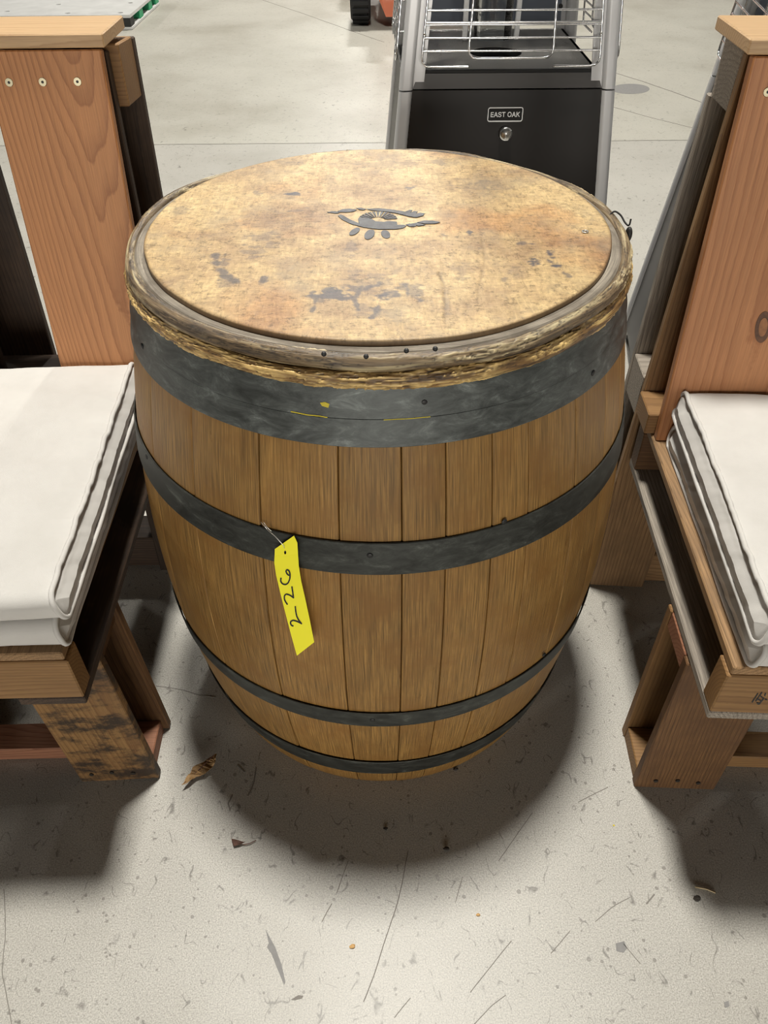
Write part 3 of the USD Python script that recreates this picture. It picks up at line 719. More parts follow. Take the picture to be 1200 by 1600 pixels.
part(lt, 'handwriting', cat([extrude_map(p, lambda v, h: tag_map(v, h + .0005), .0002) for p in split_poly(digits, 8)]), BLACKINK, smooth=False, label='handwritten 226 in black marker')
SILVER = plain('thin_steel_wire', (.7, .7, .68), rough=.3, metal=.8)
wp = [on_barrel((408, 816), .004), on_barrel((414, 823), .008), on_barrel((418, 828), .010), on_barrel((430, 838), .013), on_barrel(tz(425, 355), .014), on_barrel(tz(436, 415), .006)]
part(lt, 'wire', tube(resample(arc_corner(wp, .004), .002), .0006, 6), SILVER, smooth=True)
wp = [on_barrel((412, 816), .004), on_barrel((419, 826), .011), on_barrel((424, 830), .012)]
part(lt, 'wire', tube(resample(arc_corner(wp, .004), .002), .0005, 6), SILVER, smooth=True)

# ------------------------------------------------------------------ pallet benches
SCREW = plain('zinc_screw', (.42, .38, .26), rough=.35, metal=.8)
SCREWD = plain('screw_recess', (.03, .028, .025), rough=.6)
def screw(parent, p, n, r=.0052):
    n = np.asarray(n, float); n /= np.linalg.norm(n)
    a = np.cross([0, 0, 1.0], n); sgn = np.arccos(np.clip(n[2], -1, 1))
    R_ = trimesh.transformations.rotation_matrix(sgn, a)[:3, :3] if np.linalg.norm(a) > 1e-6 else np.eye(3)
    ringp = [np.array([r * math.cos(t), r * math.sin(t), 0.0]) @ R_.T + p for t in np.linspace(0, 2 * np.pi, 18, endpoint=False)]
    head = trimesh.creation.cylinder(radius=r, height=.002, sections=18); head.vertices = head.vertices @ R_.T + p - n * .0002
    star = trimesh.creation.cylinder(radius=r * .42, height=.002, sections=6); star.vertices = star.vertices @ R_.T + p + n * .0003
    s = part(parent, 'screw', cat([head, tube(ringp, .0011, 6, closed=True)]), SCREW, smooth=25)
    part(s, 'drive_recess', star, SCREWD, smooth=False) if s.count('/') < 5 else None

def bench(s, loc, rz, label, cfg):
    """s = +1: runs to the right, -1: runs to the left. Local x outward = s * u; y to the back; z up."""
    B = thing('pallet_bench', label, 'bench', loc, rz)
    L = 1.18                                                 # length outward
    def bd(name, u0, u1, y0, y1, z0, z1, m, rot=None, label=None, seed=None):
        return board(B, name, (abs(u1 - u0), abs(y1 - y0), abs(z1 - z0)), (s * (u0 + u1) / 2, (y0 + y1) / 2, (z0 + z1) / 2), m, rot=rot, label=label, seed=seed)
    D = cfg['depth']
    # seat pallet: bottom deck boards, stringers, top deck boards
    zb, zs, zt = .392, .409, .498
    top = .515
    for k, (u0, w_) in enumerate([(.0, .10), (.27, .09), (.54, .09), (.81, .09), (1.08, .10)]):
        bd('bottom_deck_board', u0, u0 + w_, 0.0, D, zb, zs, cfg['bottom'][min(k, 1)])
    for k, y0 in enumerate((0.0, D / 2 - .019, D - .040)):
        bd('stringer', .35 if k == 1 else 0.0, L, y0, y0 + .038, zs, zt, cfg['stringer'][min(k, 1)], seed=cfg['seed'] + k)
    u = .004
    for k in range(9):
        w_ = .118
        if u + w_ > L: break
        bd('top_deck_board', u, u + w_, .002, D + .004, zt, top, cfg['top'])
        u += w_ + .014
    # front leg: an upright cut of pallet
    yl = cfg['legy']
    ul = cfg['ul']; LH = .3905
    for k, (u0, w_) in enumerate([(ul, .152), (.36, .14), (.66, .14), (1.0, .14)]):
        bd('leg_board', u0, u0 + w_, yl, yl + .019, .0, LH, cfg['leg'][min(k, 1)], rot=roty(-s * cfg['splay']) if k == 0 else None, seed=cfg['seed'] + 20 + k)
    for k, (u0, w_) in enumerate([(ul, .15), (.34, .14), (.66, .14), (1.0, .14)]):
        bd('leg_board', u0, u0 + w_, yl + .109, yl + .127, .0, LH, cfg['legback'], rot=roty(-s * cfg['splay']) if k == 0 else None, seed=cfg['seed'] + 30 + k)
    bd('leg_rail', ul + .002, .09, yl + .0195, yl + .1085, 0.0, .037, cfg['rail'])
    bd('leg_rail', .09, L - .04, yl + .05, yl + .1085, 0.0, .037, cfg['rail'])
    bd('leg_rail', ul + .002 + (.014 if cfg['splay'] else 0), L - .04, yl + .0195, yl + .1085, LH - .037, LH, cfg['rail2'])
    # back: a tall pallet standing on the floor behind the seat, new planks and a cap on it
    yb = cfg['yb']; H = cfg['H']; lean = cfg['lean']
    R1 = rotx(-lean)
    def ub(name, u0, u1, t0, t1, z0, z1, m, lean=lean, y0=yb, zr=0.0, label=None, seed=None, tip=0.0):
        # box in the leaning frame: t = depth behind the front face, z along the height
        R_ = rotx(-lean)
        if tip: R_ = roty(tip) @ R_
        c0 = np.array([s * (u0 + u1) / 2, (t0 + t1) / 2, (z0 + z1) / 2 - zr])
        c1 = R_ @ c0 + np.array([0, y0, zr])
        return board(B, name, (abs(u1 - u0), abs(t1 - t0), abs(z1 - z0)), tuple(c1), m, rot=R_, label=label, seed=seed)
    uo = cfg['uo']
    for k, (u0, w_) in enumerate([(uo, .14), (.30, .14), (.62, .14), (.95, .14)]):
        ub('old_back_board', u0 + (cfg['inset'] if k == 0 else 0), u0 + w_, 0.0, .017, .001, H - .01, cfg['oldfront'], tip=cfg['tip'], seed=cfg['seed'] + 40 + k)
    for k, (u0, w_) in enumerate([(uo, .15), (.24, .14), (.50, .14), (.76, .14), (1.0, .14)]):
        ub('rear_board', u0, u0 + w_, .107, .124, .001, H - cfg['rcut'], cfg['rear'], tip=cfg['tip'], seed=cfg['seed'] + 50 + k)
    for k, z0 in enumerate((H - .092, cfg['zmid'], .002)):
        ub('back_stringer', uo + .002 + math.tan(math.radians(cfg['tip'])) * z0, L, .0175, .1065, z0, z0 + (.090 if k == 0 else .088 if k == 1 else .09), cfg['bstringer'][k], seed=cfg['seed'] + 60 + k)
    # block on the seat that the planks are screwed to
    yp, lp = cfg['yp'], cfg['plean']
    bd('nailing_block', cfg['up'] - .01, L, yp + .022, yb + math.tan(math.radians(lean)) * .50 - .002, top + .0005, top + .045, cfg['block'])
    zr = top + .001
    Lp = (H - zr) / math.cos(math.radians(lp))
    planks = []
    for k, u0 in enumerate(cfg['planks']):
        p = ub('back_plank', u0, u0 + .182, 0.0, .018, zr, zr + Lp - .002, cfg['plankmat'][k % len(cfg['plankmat'])], lean=lp, y0=yp, zr=zr, seed=cfg['plankseed'][k % len(cfg['plankseed'])])
        planks.append(p)
        R_ = rotx(-lp)
        for q_ in cfg['screws']:
            c1 = R_ @ np.array([s * (u0 + q_), -.0006, Lp - .045]) + np.array([0, yp, zr])
            screw(B, c1, R_ @ np.array([0, -1.0, 0]))
    R_ = rotx(-lp)
    tf = R_ @ np.array([0, 0, Lp]) + np.array([0, yp, zr])
    bd('cap_board', cfg['ucap'], L + .02, tf[1] - .004, tf[1] - .004 + cfg['capd'], tf[2] + .0005, tf[2] + .0195, W['cap'], seed=cfg['seed'] + 70)
    return B
cfgR = dict(depth=.60, ul=-.004, splay=0.0, seed=300, bottom=[W['grey'], W['deck']], stringer=[W['pine'], W['pine_dirty']], top=W['deck'], legy=.098, leg=[W['pine_dirty'], W['pine_dirty']], legback=W['pine'], rail=W['pine'], rail2=W['pink'],
            yb=.618, H=1.139, lean=0.0, uo=-.022, inset=0.0, rcut=.09, tip=2.0, oldfront=W['oldbrown'], rear=W['grey'], bstringer=[W['grey'], W['grey'], W['oldbrown']], zmid=.49, yp=.515, plean=4.6, up=.0, block=W['pine'], planks=[.008, .335, .66, .985],
            plankmat=[W['plank_b'], W['plank']], plankseed=[11, 12, 13, 14], screws=[.031, .088, .145], ucap=-.004, capd=.162)
OR, AR = (.480, -.465, 0), -3.0
bR = bench(1, OR, AR, 'pallet wood bench at right with orange planks, beside the barrel', cfgR)
cfgL = dict(depth=.64, ul=-.004, splay=-3.0, seed=500, bottom=[W['old'], W['deck']], stringer=[W['pine'], W['pine_dirty']], top=W['deck'], legy=.088, leg=[W['pine_black'], W['pine_dirty']], legback=W['pine_dirty'], rail=W['pink'], rail2=W['pine_dirty'],
            yb=.645, H=1.122, lean=4.0, uo=-.050, inset=.018, rcut=.004, tip=0.0, oldfront=W['old'], rear=W['old'], bstringer=[W['pine'], W['old'], W['old']], zmid=.45, yp=.583, plean=9.5, up=.0, block=W['pine'], planks=[-.035, .285, .61, .94],
            plankmat=[W['plank'], W['plank_b']], plankseed=[22, 23, 24, 25], screws=[.044, .098, .150], ucap=-.044, capd=.138)
OL, AL = (-.448, -.428, 0), .8
bL = bench(-1, OL, AL, 'pallet wood bench at left with black smears on its front leg', cfgL)
# stamp on the front beam of the right bench
def Rl(p):   # world point -> right bench local
    d = np.array(p) - np.array(OR); a = math.radians(-AR)
    return np.array([d[0] * math.cos(a) - d[1] * math.sin(a), d[0] * math.sin(a) + d[1] * math.cos(a), d[2]])
def beam_map(v, h):
    out = []
    for p in v:
        l = Rl(at_y(p, -.470)); out.append((l[0], -.0003 - h, l[2]))
    return np.array(out)
def zs_(x, y): return (1140 + x / 17.78, 1040 + y / 17.78)
st = [[(795, 810), (640, 1045)], [(905, 775), (740, 1010)], [(960, 930), (830, 1085), (795, 1090)], [(790, 960), (870, 990)], [(880, 880), (950, 935)], [(1005, 800), (985, 850)], [(1000, 955), (1035, 960)], [(770, 1060), (850, 1075)]]
stamp = shapely.ops.unary_union([LineString([zs_(*p) for p in k_]).buffer(.9) for k_ in st])
part(bR, 'ink_stamp', extrude_map(stamp, beam_map, .0003), BLACKINK, smooth=False, label='black stamped marks')
KNOT = plain('dark_knot', (.10, .04, .016), rough=.6, var=.4, scale=120)
KNOTC = plain('knot_heart', (.26, .11, .04), rough=.6, var=.3, scale=90)
def plank_map(v, h):
    out = []
    nrm = np.array([0, -math.cos(math.radians(cfgR['plean'])), math.sin(math.radians(cfgR['plean']))])
    o = np.array([0, cfgR['yp'], .516])
    for p in v:
        c_ = Rl(CAM); d_ = Rl(CAM + proj_ray(p)) - c_
        q = c_ + d_ * ((o - c_) @ nrm / (d_ @ nrm))
        out.append(q + nrm * (h + .0002))
    return np.array(out)
kp = affinity.rotate(affinity.scale(Point(1192, 511).buffer(1, quad_segs=8), 12, 25), 12)
kn_ = part(bR, 'knot', extrude_map(kp, plank_map, .0005), KNOT, smooth=False, label='dark knot in the plank')
part(kn_, 'knot_heart', extrude_map(affinity.scale(kp, .55, .6), lambda v, h: plank_map(v, h + .0006), .0004), KNOTC, smooth=False)
NAIL = plain('dark_nail_head', (.03, .025, .02), rough=.6, metal=.3)
for B_, s_, cf in ((bR, 1, cfgR), (bL, -1, cfgL)):
    for u_, z_ in ((.035, .028), (.075, .032), (.115, .026)):
        part(B_, 'nail', cyl(.0042, .003, (s_ * (cf['ul'] + u_), cf['legy'] - .0006, z_), 'y', 12), NAIL, smooth=30)
# ------------------------------------------------------------------ cushions
FAB = mat('cream_outdoor_fabric', {
    'g': ('geometry', {}), 'n': ('noise_texture', {'scale': 900.0, 'detail': 2.0}), 'n2': ('noise_texture', {'scale': 14.0, 'detail': 4.0, 'roughness': .6}),
    'r': ('rgb_ramp', {'ramp': [(.3, (.50, .485, .46)), (.7, (.545, .53, .505))]}),
    'ad': ('math', {'math_type': 'multiply_add', 'value2': .25}), 'b': ('bump', {'strength': .22, 'distance': .004}),
    'p': ('principled_bsdf', {'roughness': .75, 'specular_ior_level': .3, 'sheen_weight': .15})},
    [('g.position', 'n.vector'), ('g.position', 'n2.vector'), ('n2.fac', 'r.fac'), ('r.color', 'p.base_color'), ('n.fac', 'ad.value1'), ('n2.fac', 'ad.value3'), ('ad.value', 'b.height'), ('b.normal', 'p.normal')])
def cushion_mesh(lx, ly, h, seed, crown=.006, slant=.012):
    """Boxed cushion: one cover wraps over top, front and underside; a side panel with piping all round closes each end."""
    pr = superellipse_outline(ly, h, .019, 7)
    pr = resample(np.vstack([pr, pr[:1]]), .005)[:-1] + np.array([0, h / 2])
    n = len(pr); y, z = pr[:, 0], pr[:, 1]
    ar = np.arange(n) * .005
    t = np.sin(np.linspace(-np.pi / 2, np.pi / 2, 61))
    pucker = (meshkit.fbm(np.c_[ar * 42, ar * 0 + seed, ar * 0], 3, seed) - .5)
    sag = (meshkit.fbm(np.c_[ar * 8, ar * 0 + seed + 5, ar * 0], 2, seed + 1) - .5)
    up = np.clip((z - h * .35) / (h * .65), 0, 1) * (1 - np.abs(2 * y / ly) ** 6)
    rows = []
    for tt in t:
        xe = lx / 2 - slant * z / h + sag * .006
        d = (1 - abs(tt)) * lx / 2                                  # distance from the end
        x = tt * xe
        zz = z + up * (crown * (1 - abs(tt) ** 8) + pucker * .010 * np.exp(-d / .018) + (meshkit.fbm(np.c_[x * 9, y * 9, x * 0 + seed], 3, seed + 2) - .5) * (.003 if crown < .004 else .009) * min(1, d / .03)) + sag * .004
        yy = y + np.where(np.abs(y) > ly / 2 - .02, (meshkit.fbm(np.c_[x * 14, z * 20, x * 0 + seed], 2, seed + 3) - .5) * .008, 0)
        rows.append(np.c_[x, yy, np.maximum(zz, 0)])
    V = [np.vstack(rows)]; F = []
    j = np.arange(n); j2 = (j + 1) % n
    for i in range(len(t) - 1):
        a_, b_, d_, e_ = i * n + j, i * n + j2, (i + 1) * n + j2, (i + 1) * n + j
        F += [np.stack([a_, e_, d_], -1), np.stack([a_, d_, b_], -1)]
    body = trimesh.Trimesh(V[0], np.vstack(F), process=False)
    panels, pipes = [], []
    for sgn, rim in ((-1, rows[0]), (1, rows[-1])):
        pv, pf = [rim], []
        for k in (.10, .25, .45, .65, .85, 1.0):
            q = rim.copy()
            inset = k * h * .5
            q[:, 1] = np.sign(rim[:, 1]) * np.minimum(np.abs(rim[:, 1]), ly / 2 - inset)
            q[:, 2] = h / 2 + (rim[:, 2] - h / 2) * (1 - k)
            fold = (meshkit.fbm(np.c_[q[:, 1] * 38 + q[:, 2] * 40, q[:, 2] * 12, q[:, 1] * 0 + seed], 3, seed + 7) - .5)
            out_ = .009 * (1 - (1 - k) ** 2) - .004 * (1 - abs(2 * k - 1)) + fold * .0055 * min(1, k * 3)
            q[:, 0] = sgn * (lx / 2 - slant * q[:, 2] / h + out_ - .003 * (k < .2))
            pv.append(q)
        for i in range(len(pv) - 1):
            a_, b_, d_, e_ = i * n + j, i * n + j2, (i + 1) * n + j2, (i + 1) * n + j
            pf += [np.stack([a_, b_, d_], -1), np.stack([a_, d_, e_], -1)]
        m_ = trimesh.Trimesh(np.vstack(pv), np.vstack(pf), process=False)
        if sgn < 0: m_.invert()
        panels.append(m_)
        rp = rim.copy(); rp[:, 0] += sgn * .0015; rp[:, 2] += np.where(z > h * .5, .0012, .0016)
        pipes.append(tube(rp, .0040, 8, closed=True))
    return body, panels, pipes
def cushion(center, rz, lx, ly, h, seed, label, tilt=0.0):
    C_ = thing('seat_cushion', label, 'cushion', center, rz)
    low = 'under another' in label
    m, panels, pipes = cushion_mesh(lx, ly, h, seed, crown=.002 if low else .006, slant=.009 if low else .011)
    part(C_, 'cover', m, FAB, smooth=True)
    for p_, q_ in zip(panels, pipes):
        part(C_, 'side_panel', p_, FAB, smooth=True)
        part(C_, 'piping', q_, FAB, smooth=True)
    return C_
def benchpt(s, loc, rz, u, y, z):
    a = math.radians(rz); x = s * u
    return (loc[0] + x * math.cos(a) - y * math.sin(a), loc[1] + x * math.sin(a) + y * math.cos(a), z)
LX = 1.10
cushion(benchpt(1, OR, AR, .026 + LX / 2, .250, .5165), -3.2, LX, .515, .048, 1, 'cream seat cushion lying directly on the right bench, under another')
cushion(benchpt(1, OR, AR, .019 + LX / 2, .243, .5735), -4.6, LX, .538, .050, 2, 'cream seat cushion on top of the stack on the right bench')
cushion(benchpt(-1, OL, AL, .003 + LX / 2, .287, .5165), 2.0, LX, .582, .048, 3, 'cream seat cushion lying directly on the left bench, under another')
cushion(benchpt(-1, OL, AL, -.010 + LX / 2, .288, .5735), 2.6, LX, .596, .050, 4, 'cream seat cushion on top of the stack on the left bench')

# ------------------------------------------------------------------ patio heaters
ALU = mat('silver_leg_paint', {'p': ('principled_bsdf', {'base_color': (.58, .58, .585), 'metallic': .3, 'roughness': .45})}, [])
BRONZE = plain('dark_bronze_steel', (.014, .0115, .0100), rough=.36, spec=.28)
BRONZE2 = plain('dark_grey_sheet', (.075, .071, .069), rough=.45, metal=.2)
HAMMER = plain('hammered_dark_plate', (.26, .25, .235), rough=.4, metal=.1, bump=.8, scale=220)
REFL = plain('blue_grey_sheet', (.16, .18, .22), rough=.35, metal=.4)
CHROME = plain('chrome_wire', (.78, .78, .78), rough=.2, metal=1.0)
KNOBM = plain('satin_chrome', (.72, .72, .71), rough=.25, metal=1.0)
BLACK = plain('matt_black', (.008, .008, .008), rough=.6)
GLASS = mat('heater_glass', {'t': ('transparent_bsdf', {'color': (.93, .94, .94)}), 'g': ('glossy_bsdf', {'color': (.9, .9, .9), 'roughness': .05}), 'f': ('fresnel', {'IOR': 1.45}), 'm': ('mix_closure', {})}, [('f.fac', 'm.fac'), ('t.BSDF', 'm.closure1'), ('g.BSDF', 'm.closure2')], surface='m.closure')
WHITE = plain('badge_white', (.85, .85, .85), rough=.4)
SB = .12            # leg lean per metre of height, in x and y
WBASE, DBASE = .342, .30
def heater(loc, label, rz=0.0):
    """Pyramid patio heater; local origin at floor centre, front towards -y."""
    Hh = thing('patio_heater', label, 'heater', loc, rz, )
    zt_panel = .845
    def half(z): return .283 + (.845 - z) * .093          # outer half width / depth at height z
    # legs: lower and upper halves, rounded profile
    for sx in (-1, 1):
        for sy in (-1, 1):
            for z0, z1 in ((.02, .843), (.847, 2.00)):
                n = 8; P0 = []
                prof2 = superellipse_outline(.036, .036, .012, 5)
                V = []; F = []
                for z in (z0, z1):
                    h = half(z) - .018
                    V.append(np.c_[prof2[:, 0] + sx * h, prof2[:, 1] + sy * h, np.full(len(prof2), z)])
                K = len(prof2); V = np.vstack(V)
                for j in range(K):
                    jj = (j + 1) % K; F += [[j, jj, K + jj], [j, K + jj, K + j]]
                V = np.vstack([V, V[:K].mean(0), V[K:].mean(0)])
                for j in range(K):
                    jj = (j + 1) % K; F += [[2 * K, jj, j], [2 * K + 1, K + j, K + jj]]
                part(Hh, 'leg', trimesh.Trimesh(V, F, process=False), ALU, smooth=35)
            # flat inner web beside the leg
            zz0, zz1 = .85, 2.00
            pts = []
            for z in (zz0, zz1):
                h = half(z)
                pts += [(sx * (h - .034), sy * (h - .012), z), (sx * (h - .064), sy * (h - .012), z), (sx * (h - .064), sy * (h - .016), z), (sx * (h - .034), sy * (h - .016), z)]
            part(Hh, 'leg_web', trimesh.convex.convex_hull(np.array(pts)), ALU, smooth=False)
    # body: four sloped panels closed at the top by the burner deck
    def panel(axis, sgn, z0, z1, inset, m, name):
        t = .004; pts = []
        for z in (z0, z1):
            h = half(z) - inset; w_ = half(z) - .034
            for tt in (0, t):
                for e in (-1, 1):
                    a, b = e * w_, sgn * (h - tt)
                    pts.append((a, b, z) if axis == 'y' else (b, a, z))
        return part(Hh, name, trimesh.convex.convex_hull(np.array(pts)), m, smooth=False)
    fp = panel('y', -1, .05, zt_panel, .008, BRONZE, 'door_panel')
    for ax, sg in (('y', 1), ('x', -1), ('x', 1)):
        panel(ax, sg, .05, zt_panel, .010, BRONZE2, 'side_panel')
    part(Hh, 'base_plate', bx((.66, .66, .03), (0, 0, .03), c=.006), BRONZE2, smooth=False)
    for sx in (-1, 1):
        for sy in (-1, 1): part(Hh, 'foot', cyl(.02, .02, (sx * .31, sy * .31, .0105), n=20), BLACK, smooth=30)
    # bevelled lip above the door, deck and burner hole
    h = half(.845)
    lip = trimesh.convex.convex_hull(np.array([(-h + .036, -h + .010, .848), (h - .036, -h + .010, .848), (-h + .05, -h + .018, .882), (h - .05, -h + .018, .882), (-h + .036, -h + .03, .848), (h - .036, -h + .03, .848), (-h + .05, -h + .03, .880), (h - .05, -h + .03, .880)]))
    part(Hh, 'lip', lip, BRONZE2, smooth=False)
    part(Hh, 'seal', bx((2 * h - .09, .010, .010), (0, -h + .026, .884), c=.001), BLACK, smooth=False)
    dk = sbox(-h + .05, -h + .026, h - .05, h - .03).difference(Point(-.008, -.055).buffer(.072, quad_segs=16))
    part(Hh, 'burner_deck', trimesh.creation.extrude_polygon(dk, .004, engine='earcut').apply_translation((0, 0, .882)), HAMMER, smooth=False)
    well = trimesh.creation.cylinder(radius=.074, height=.003, sections=36); well.apply_translation((-.008, -.055, .862))
    wt = trimesh.creation.annulus(r_min=.070, r_max=.075, height=.024, sections=36); wt.apply_translation((-.008, -.055, .872))
    part(Hh, 'burner_well', cat([well, wt]), BLACK, smooth=30)
    for sx in (-1, 1): part(Hh, 'deck_edge', bx((.012, 2 * h - .07, .012), (sx * (h - .052), 0, .880), c=.002), BLACK, smooth=False)
    # glass tube with its rods
    gt = trimesh.creation.annulus(r_min=.052, r_max=.055, height=1.10, sections=40); gt.apply_translation((-.008, .055, 1.452))
    part(Hh, 'glass_tube', gt, GLASS, smooth=30)
    for sx in (-1, 1): part(Hh, 'rod', bx((.014, .014, 1.09), (-.008 + sx * .075, .085, 1.435), c=.002), WHITE, smooth=False)
    # rear sheet
    part(Hh, 'rear_sheet', trimesh.convex.convex_hull(np.array([(sx * (half(z) - .052), half(z) - .022 - t, z) for sx in (-1, 1) for z in (.90, 1.60) for t in (0, .003)])), REFL, smooth=False)
    for sx in (-1, 1):
        for z in (.945, .975): part(Hh, 'bolt', cyl(.006, .006, (sx * (half(z) - .055), half(z) - .028, z), 'y', 12), BLACK, smooth=30)
    # wire guards on the four sides
    def guard(axis, sgn):
        ms = []
        off = .012
        def P(u, z):
            b = sgn * (half(z) + off)
            return (u, b, z) if axis == 'y' else (b, u, z)
        def wu(z): return half(z) - .050
        r = .0030
        z0, z1 = .903, 1.92
        for sx in (-1, 1):
            ms.append(tube(resample(arc_corner([P(sx * wu(z0) * .47, z0), P(sx * wu(z0), z0), P(sx * wu(z1), z1)], .022), .012), r, 8))
        zz = [.937, .965, .993, .9975, 1.023, 1.053, 1.083, 1.113, 1.143, 1.173, 1.203, 1.233, 1.263, 1.293, 1.323, 1.353, 1.383, 1.413, 1.443, 1.473, 1.503] + [1.533 + .03 * q for q in range(12)]
        for z in zz: ms.append(tube([P(-wu(z), z), P(0, z), P(wu(z), z)], r * .85, 8))
        uz0, uz1 = .921, 1.9
        ms.append(tube(resample(arc_corner([P(-wu(uz1) * .48, uz1), P(-wu(uz0) * .48, uz0), P(wu(uz0) * .47, uz0), P(wu(uz1) * .47, uz1)], .022), .012), r, 8))
        for sx in (-1, 1):
            ms.append(tube([P(sx * (wu(.967)), .967), P(sx * (wu(.967) - .002), .975)], .0035, 6))
        part(Hh, 'wire_guard', cat(ms), CHROME, smooth=True)
        for sx in (-1, 1):
            for z in (.967, 1.85):
                a = np.array(P(sx * (wu(z) - .004), z)); b = a.copy(); k = 1 if axis == 'y' else 0
                b[k] -= sgn * .030
                part(Hh, 'bracket', tube([a, (a + b) / 2, b], .003, 6), CHROME, smooth=True)
    for ax, sg in (('y', -1), ('y', 1), ('x', -1), ('x', 1)): guard(ax, sg)
    # hood
    part(Hh, 'hood', trimesh.convex.convex_hull(np.array([(sx * a, sy * a, z) for sx in (-1, 1) for sy in (-1, 1) for a, z in ((.185, 2.00), (.20, 2.03), (.185, 2.08))])), BRONZE2, smooth=False)
    # badge and knob on the door (front plane leans back)
    ang = math.degrees(math.atan(.093))
    def fpt(u, z, out_=0.0): return np.array([u, -(half(z) - .008) - out_, z])
    Rf = rotx(90 - ang)          # text plane (x, y) -> (x, up the door)
    def place(m, u, z, out_):
        m = m.copy(); m.vertices = m.vertices @ Rf.T + fpt(u, z, out_); return m
    bw, bh = .094, .035
    bp = sbox(-bw / 2 + .006, -bh / 2 + .006, bw / 2 - .006, bh / 2 - .006).buffer(.006, quad_segs=5)
    badge = part(Hh, 'badge', place(trimesh.creation.extrude_polygon(bp, .002, engine='earcut'), 0, .788, .0), BLACK, smooth=False, label='black badge reading EAST OAK')
    rim = bp.difference(bp.buffer(-.0026))
    part(badge, 'border', place(trimesh.creation.extrude_polygon(rim, .0012, engine='earcut'), 0, .788, .002), WHITE, smooth=False)
    tx = meshkit.text_mesh('EAST OAK', .0135, .0010, bold=True)
    sc = .0775 / (tx.bounds[1][0] - tx.bounds[0][0]); tx.vertices *= (sc, sc * 1.0, 1)
    tx.apply_translation((-tx.bounds.mean(0)[0], -tx.bounds.mean(0)[1], 0))
    part(badge, 'lettering', place(tx, 0, .788, .002), WHITE, smooth=False)
    kb = trimesh.creation.revolve(np.array([(0.0001, .022), (.012, .021), (.0165, .017), (.0175, .010), (.0165, .0), (0.0001, 0.0)]), sections=32)
    part(Hh, 'knob', place(kb, .004, .743, .0), KNOBM, smooth=40, label='round chrome knob')
    return Hh
heater((.341, 1.12 + .283, 0), 'dark bronze pyramid patio heater with wire guard standing behind the barrel')
heater((1.153, .953, 0), 'patio heater behind the right bench, mostly hidden by its back', -10.0)

# ------------------------------------------------------------------ far background: machine and pallet
ORANGE = plain('red_orange_paint', (.62, .17, .085), rough=.4, coat=.3)
RUBBER = plain('black_rubber', (.014, .014, .015), rough=.75)
DKST = plain('dark_steel', (.03, .03, .032), rough=.5)
fk = thing('forklift', 'red orange forklift with black tyres parked far behind the heater', 'forklift', (.0, 6.6, 0))
def wheel(parent, x, y, r, w_):
    p2 = [(r * .45, -w_ / 2), (r * .9, -w_ / 2), (r, -w_ / 2 + .03), (r, w_ / 2 - .03), (r * .9, w_ / 2), (r * .45, w_ / 2)]
    m = trimesh.creation.revolve(np.array(p2 + p2[:1]), sections=40)
    lugs = []
    for k in range(24):
        a = 2 * math.pi * k / 24
        b = trimesh.creation.box((.03, .03, w_ * .8)); b.apply_translation((r, 0, 0)); b.apply_transform(trimesh.transformations.rotation_matrix(a, [0, 0, 1])); lugs.append(b)
    m = cat([m] + lugs)
    m.apply_transform(trimesh.transformations.rotation_matrix(math.pi / 2, [0, 1, 0])); m.apply_translation((x, y, r + .014))
    t = part(parent, 'tyre', m, RUBBER, smooth=30)
    hub = cyl(r * .44, w_ * .9, (x, y, r + .014), 'x', 28)
    part(t, 'hub', hub, DKST, smooth=30)
wheel(fk, -.13, .14, .24, .17)
wheel(fk, 1.02, .14, .24, .17)
wheel(fk, -.22, 1.55, .28, .2)
wheel(fk, 1.05, 1.55, .28, .2)
body = trimesh.convex.convex_hull(np.array([(-.02, -.02, .30), (.085, -.08, .085), (.80, -.08, .085), (.9, .0, .2), (-.05, .0, .62), (.9, 0, .62), (.02, .5, .95), (.9, .5, .95), (0, 1.8, .95), (.9, 1.8, .95), (.05, 1.8, .2), (.85, 1.8, .2)]))
part(fk, 'counterweight', body, ORANGE, smooth=False)
part(fk, 'fender', bx((.10, .5, .5), (-.02, .42, .62), c=.03), ORANGE, smooth=False)
part(fk, 'rear_bumper', bx((.60, .08, .12), (.47, -.09, .20), c=.02), DKST, smooth=False)
part(fk, 'side_step', bx((.12, .8, .04), (-.06, .95, .30), c=.01), DKST, smooth=False)
part(fk, 'seat', cat([bx((.45, .45, .12), (.45, 1.0, 1.02), c=.03), bx((.45, .12, .5), (.45, .74, 1.3), c=.03)]), RUBBER, smooth=False)
for sx in (.06, .84):
    part(fk, 'roof_post', tube([(sx, .2, .9), (sx, .3, 1.5), (sx, .6, 2.05)], .025, 8), DKST, smooth=True)
    part(fk, 'roof_post', tube([(sx, 1.7, .9), (sx, 1.6, 1.5), (sx, 1.5, 2.05)], .025, 8), DKST, smooth=True)
part(fk, 'roof_guard', cat([bx((.05, 1.0, .04), (.06 + .13 * k, 1.05, 2.06), c=.005) for k in range(7)]), DKST, smooth=False)

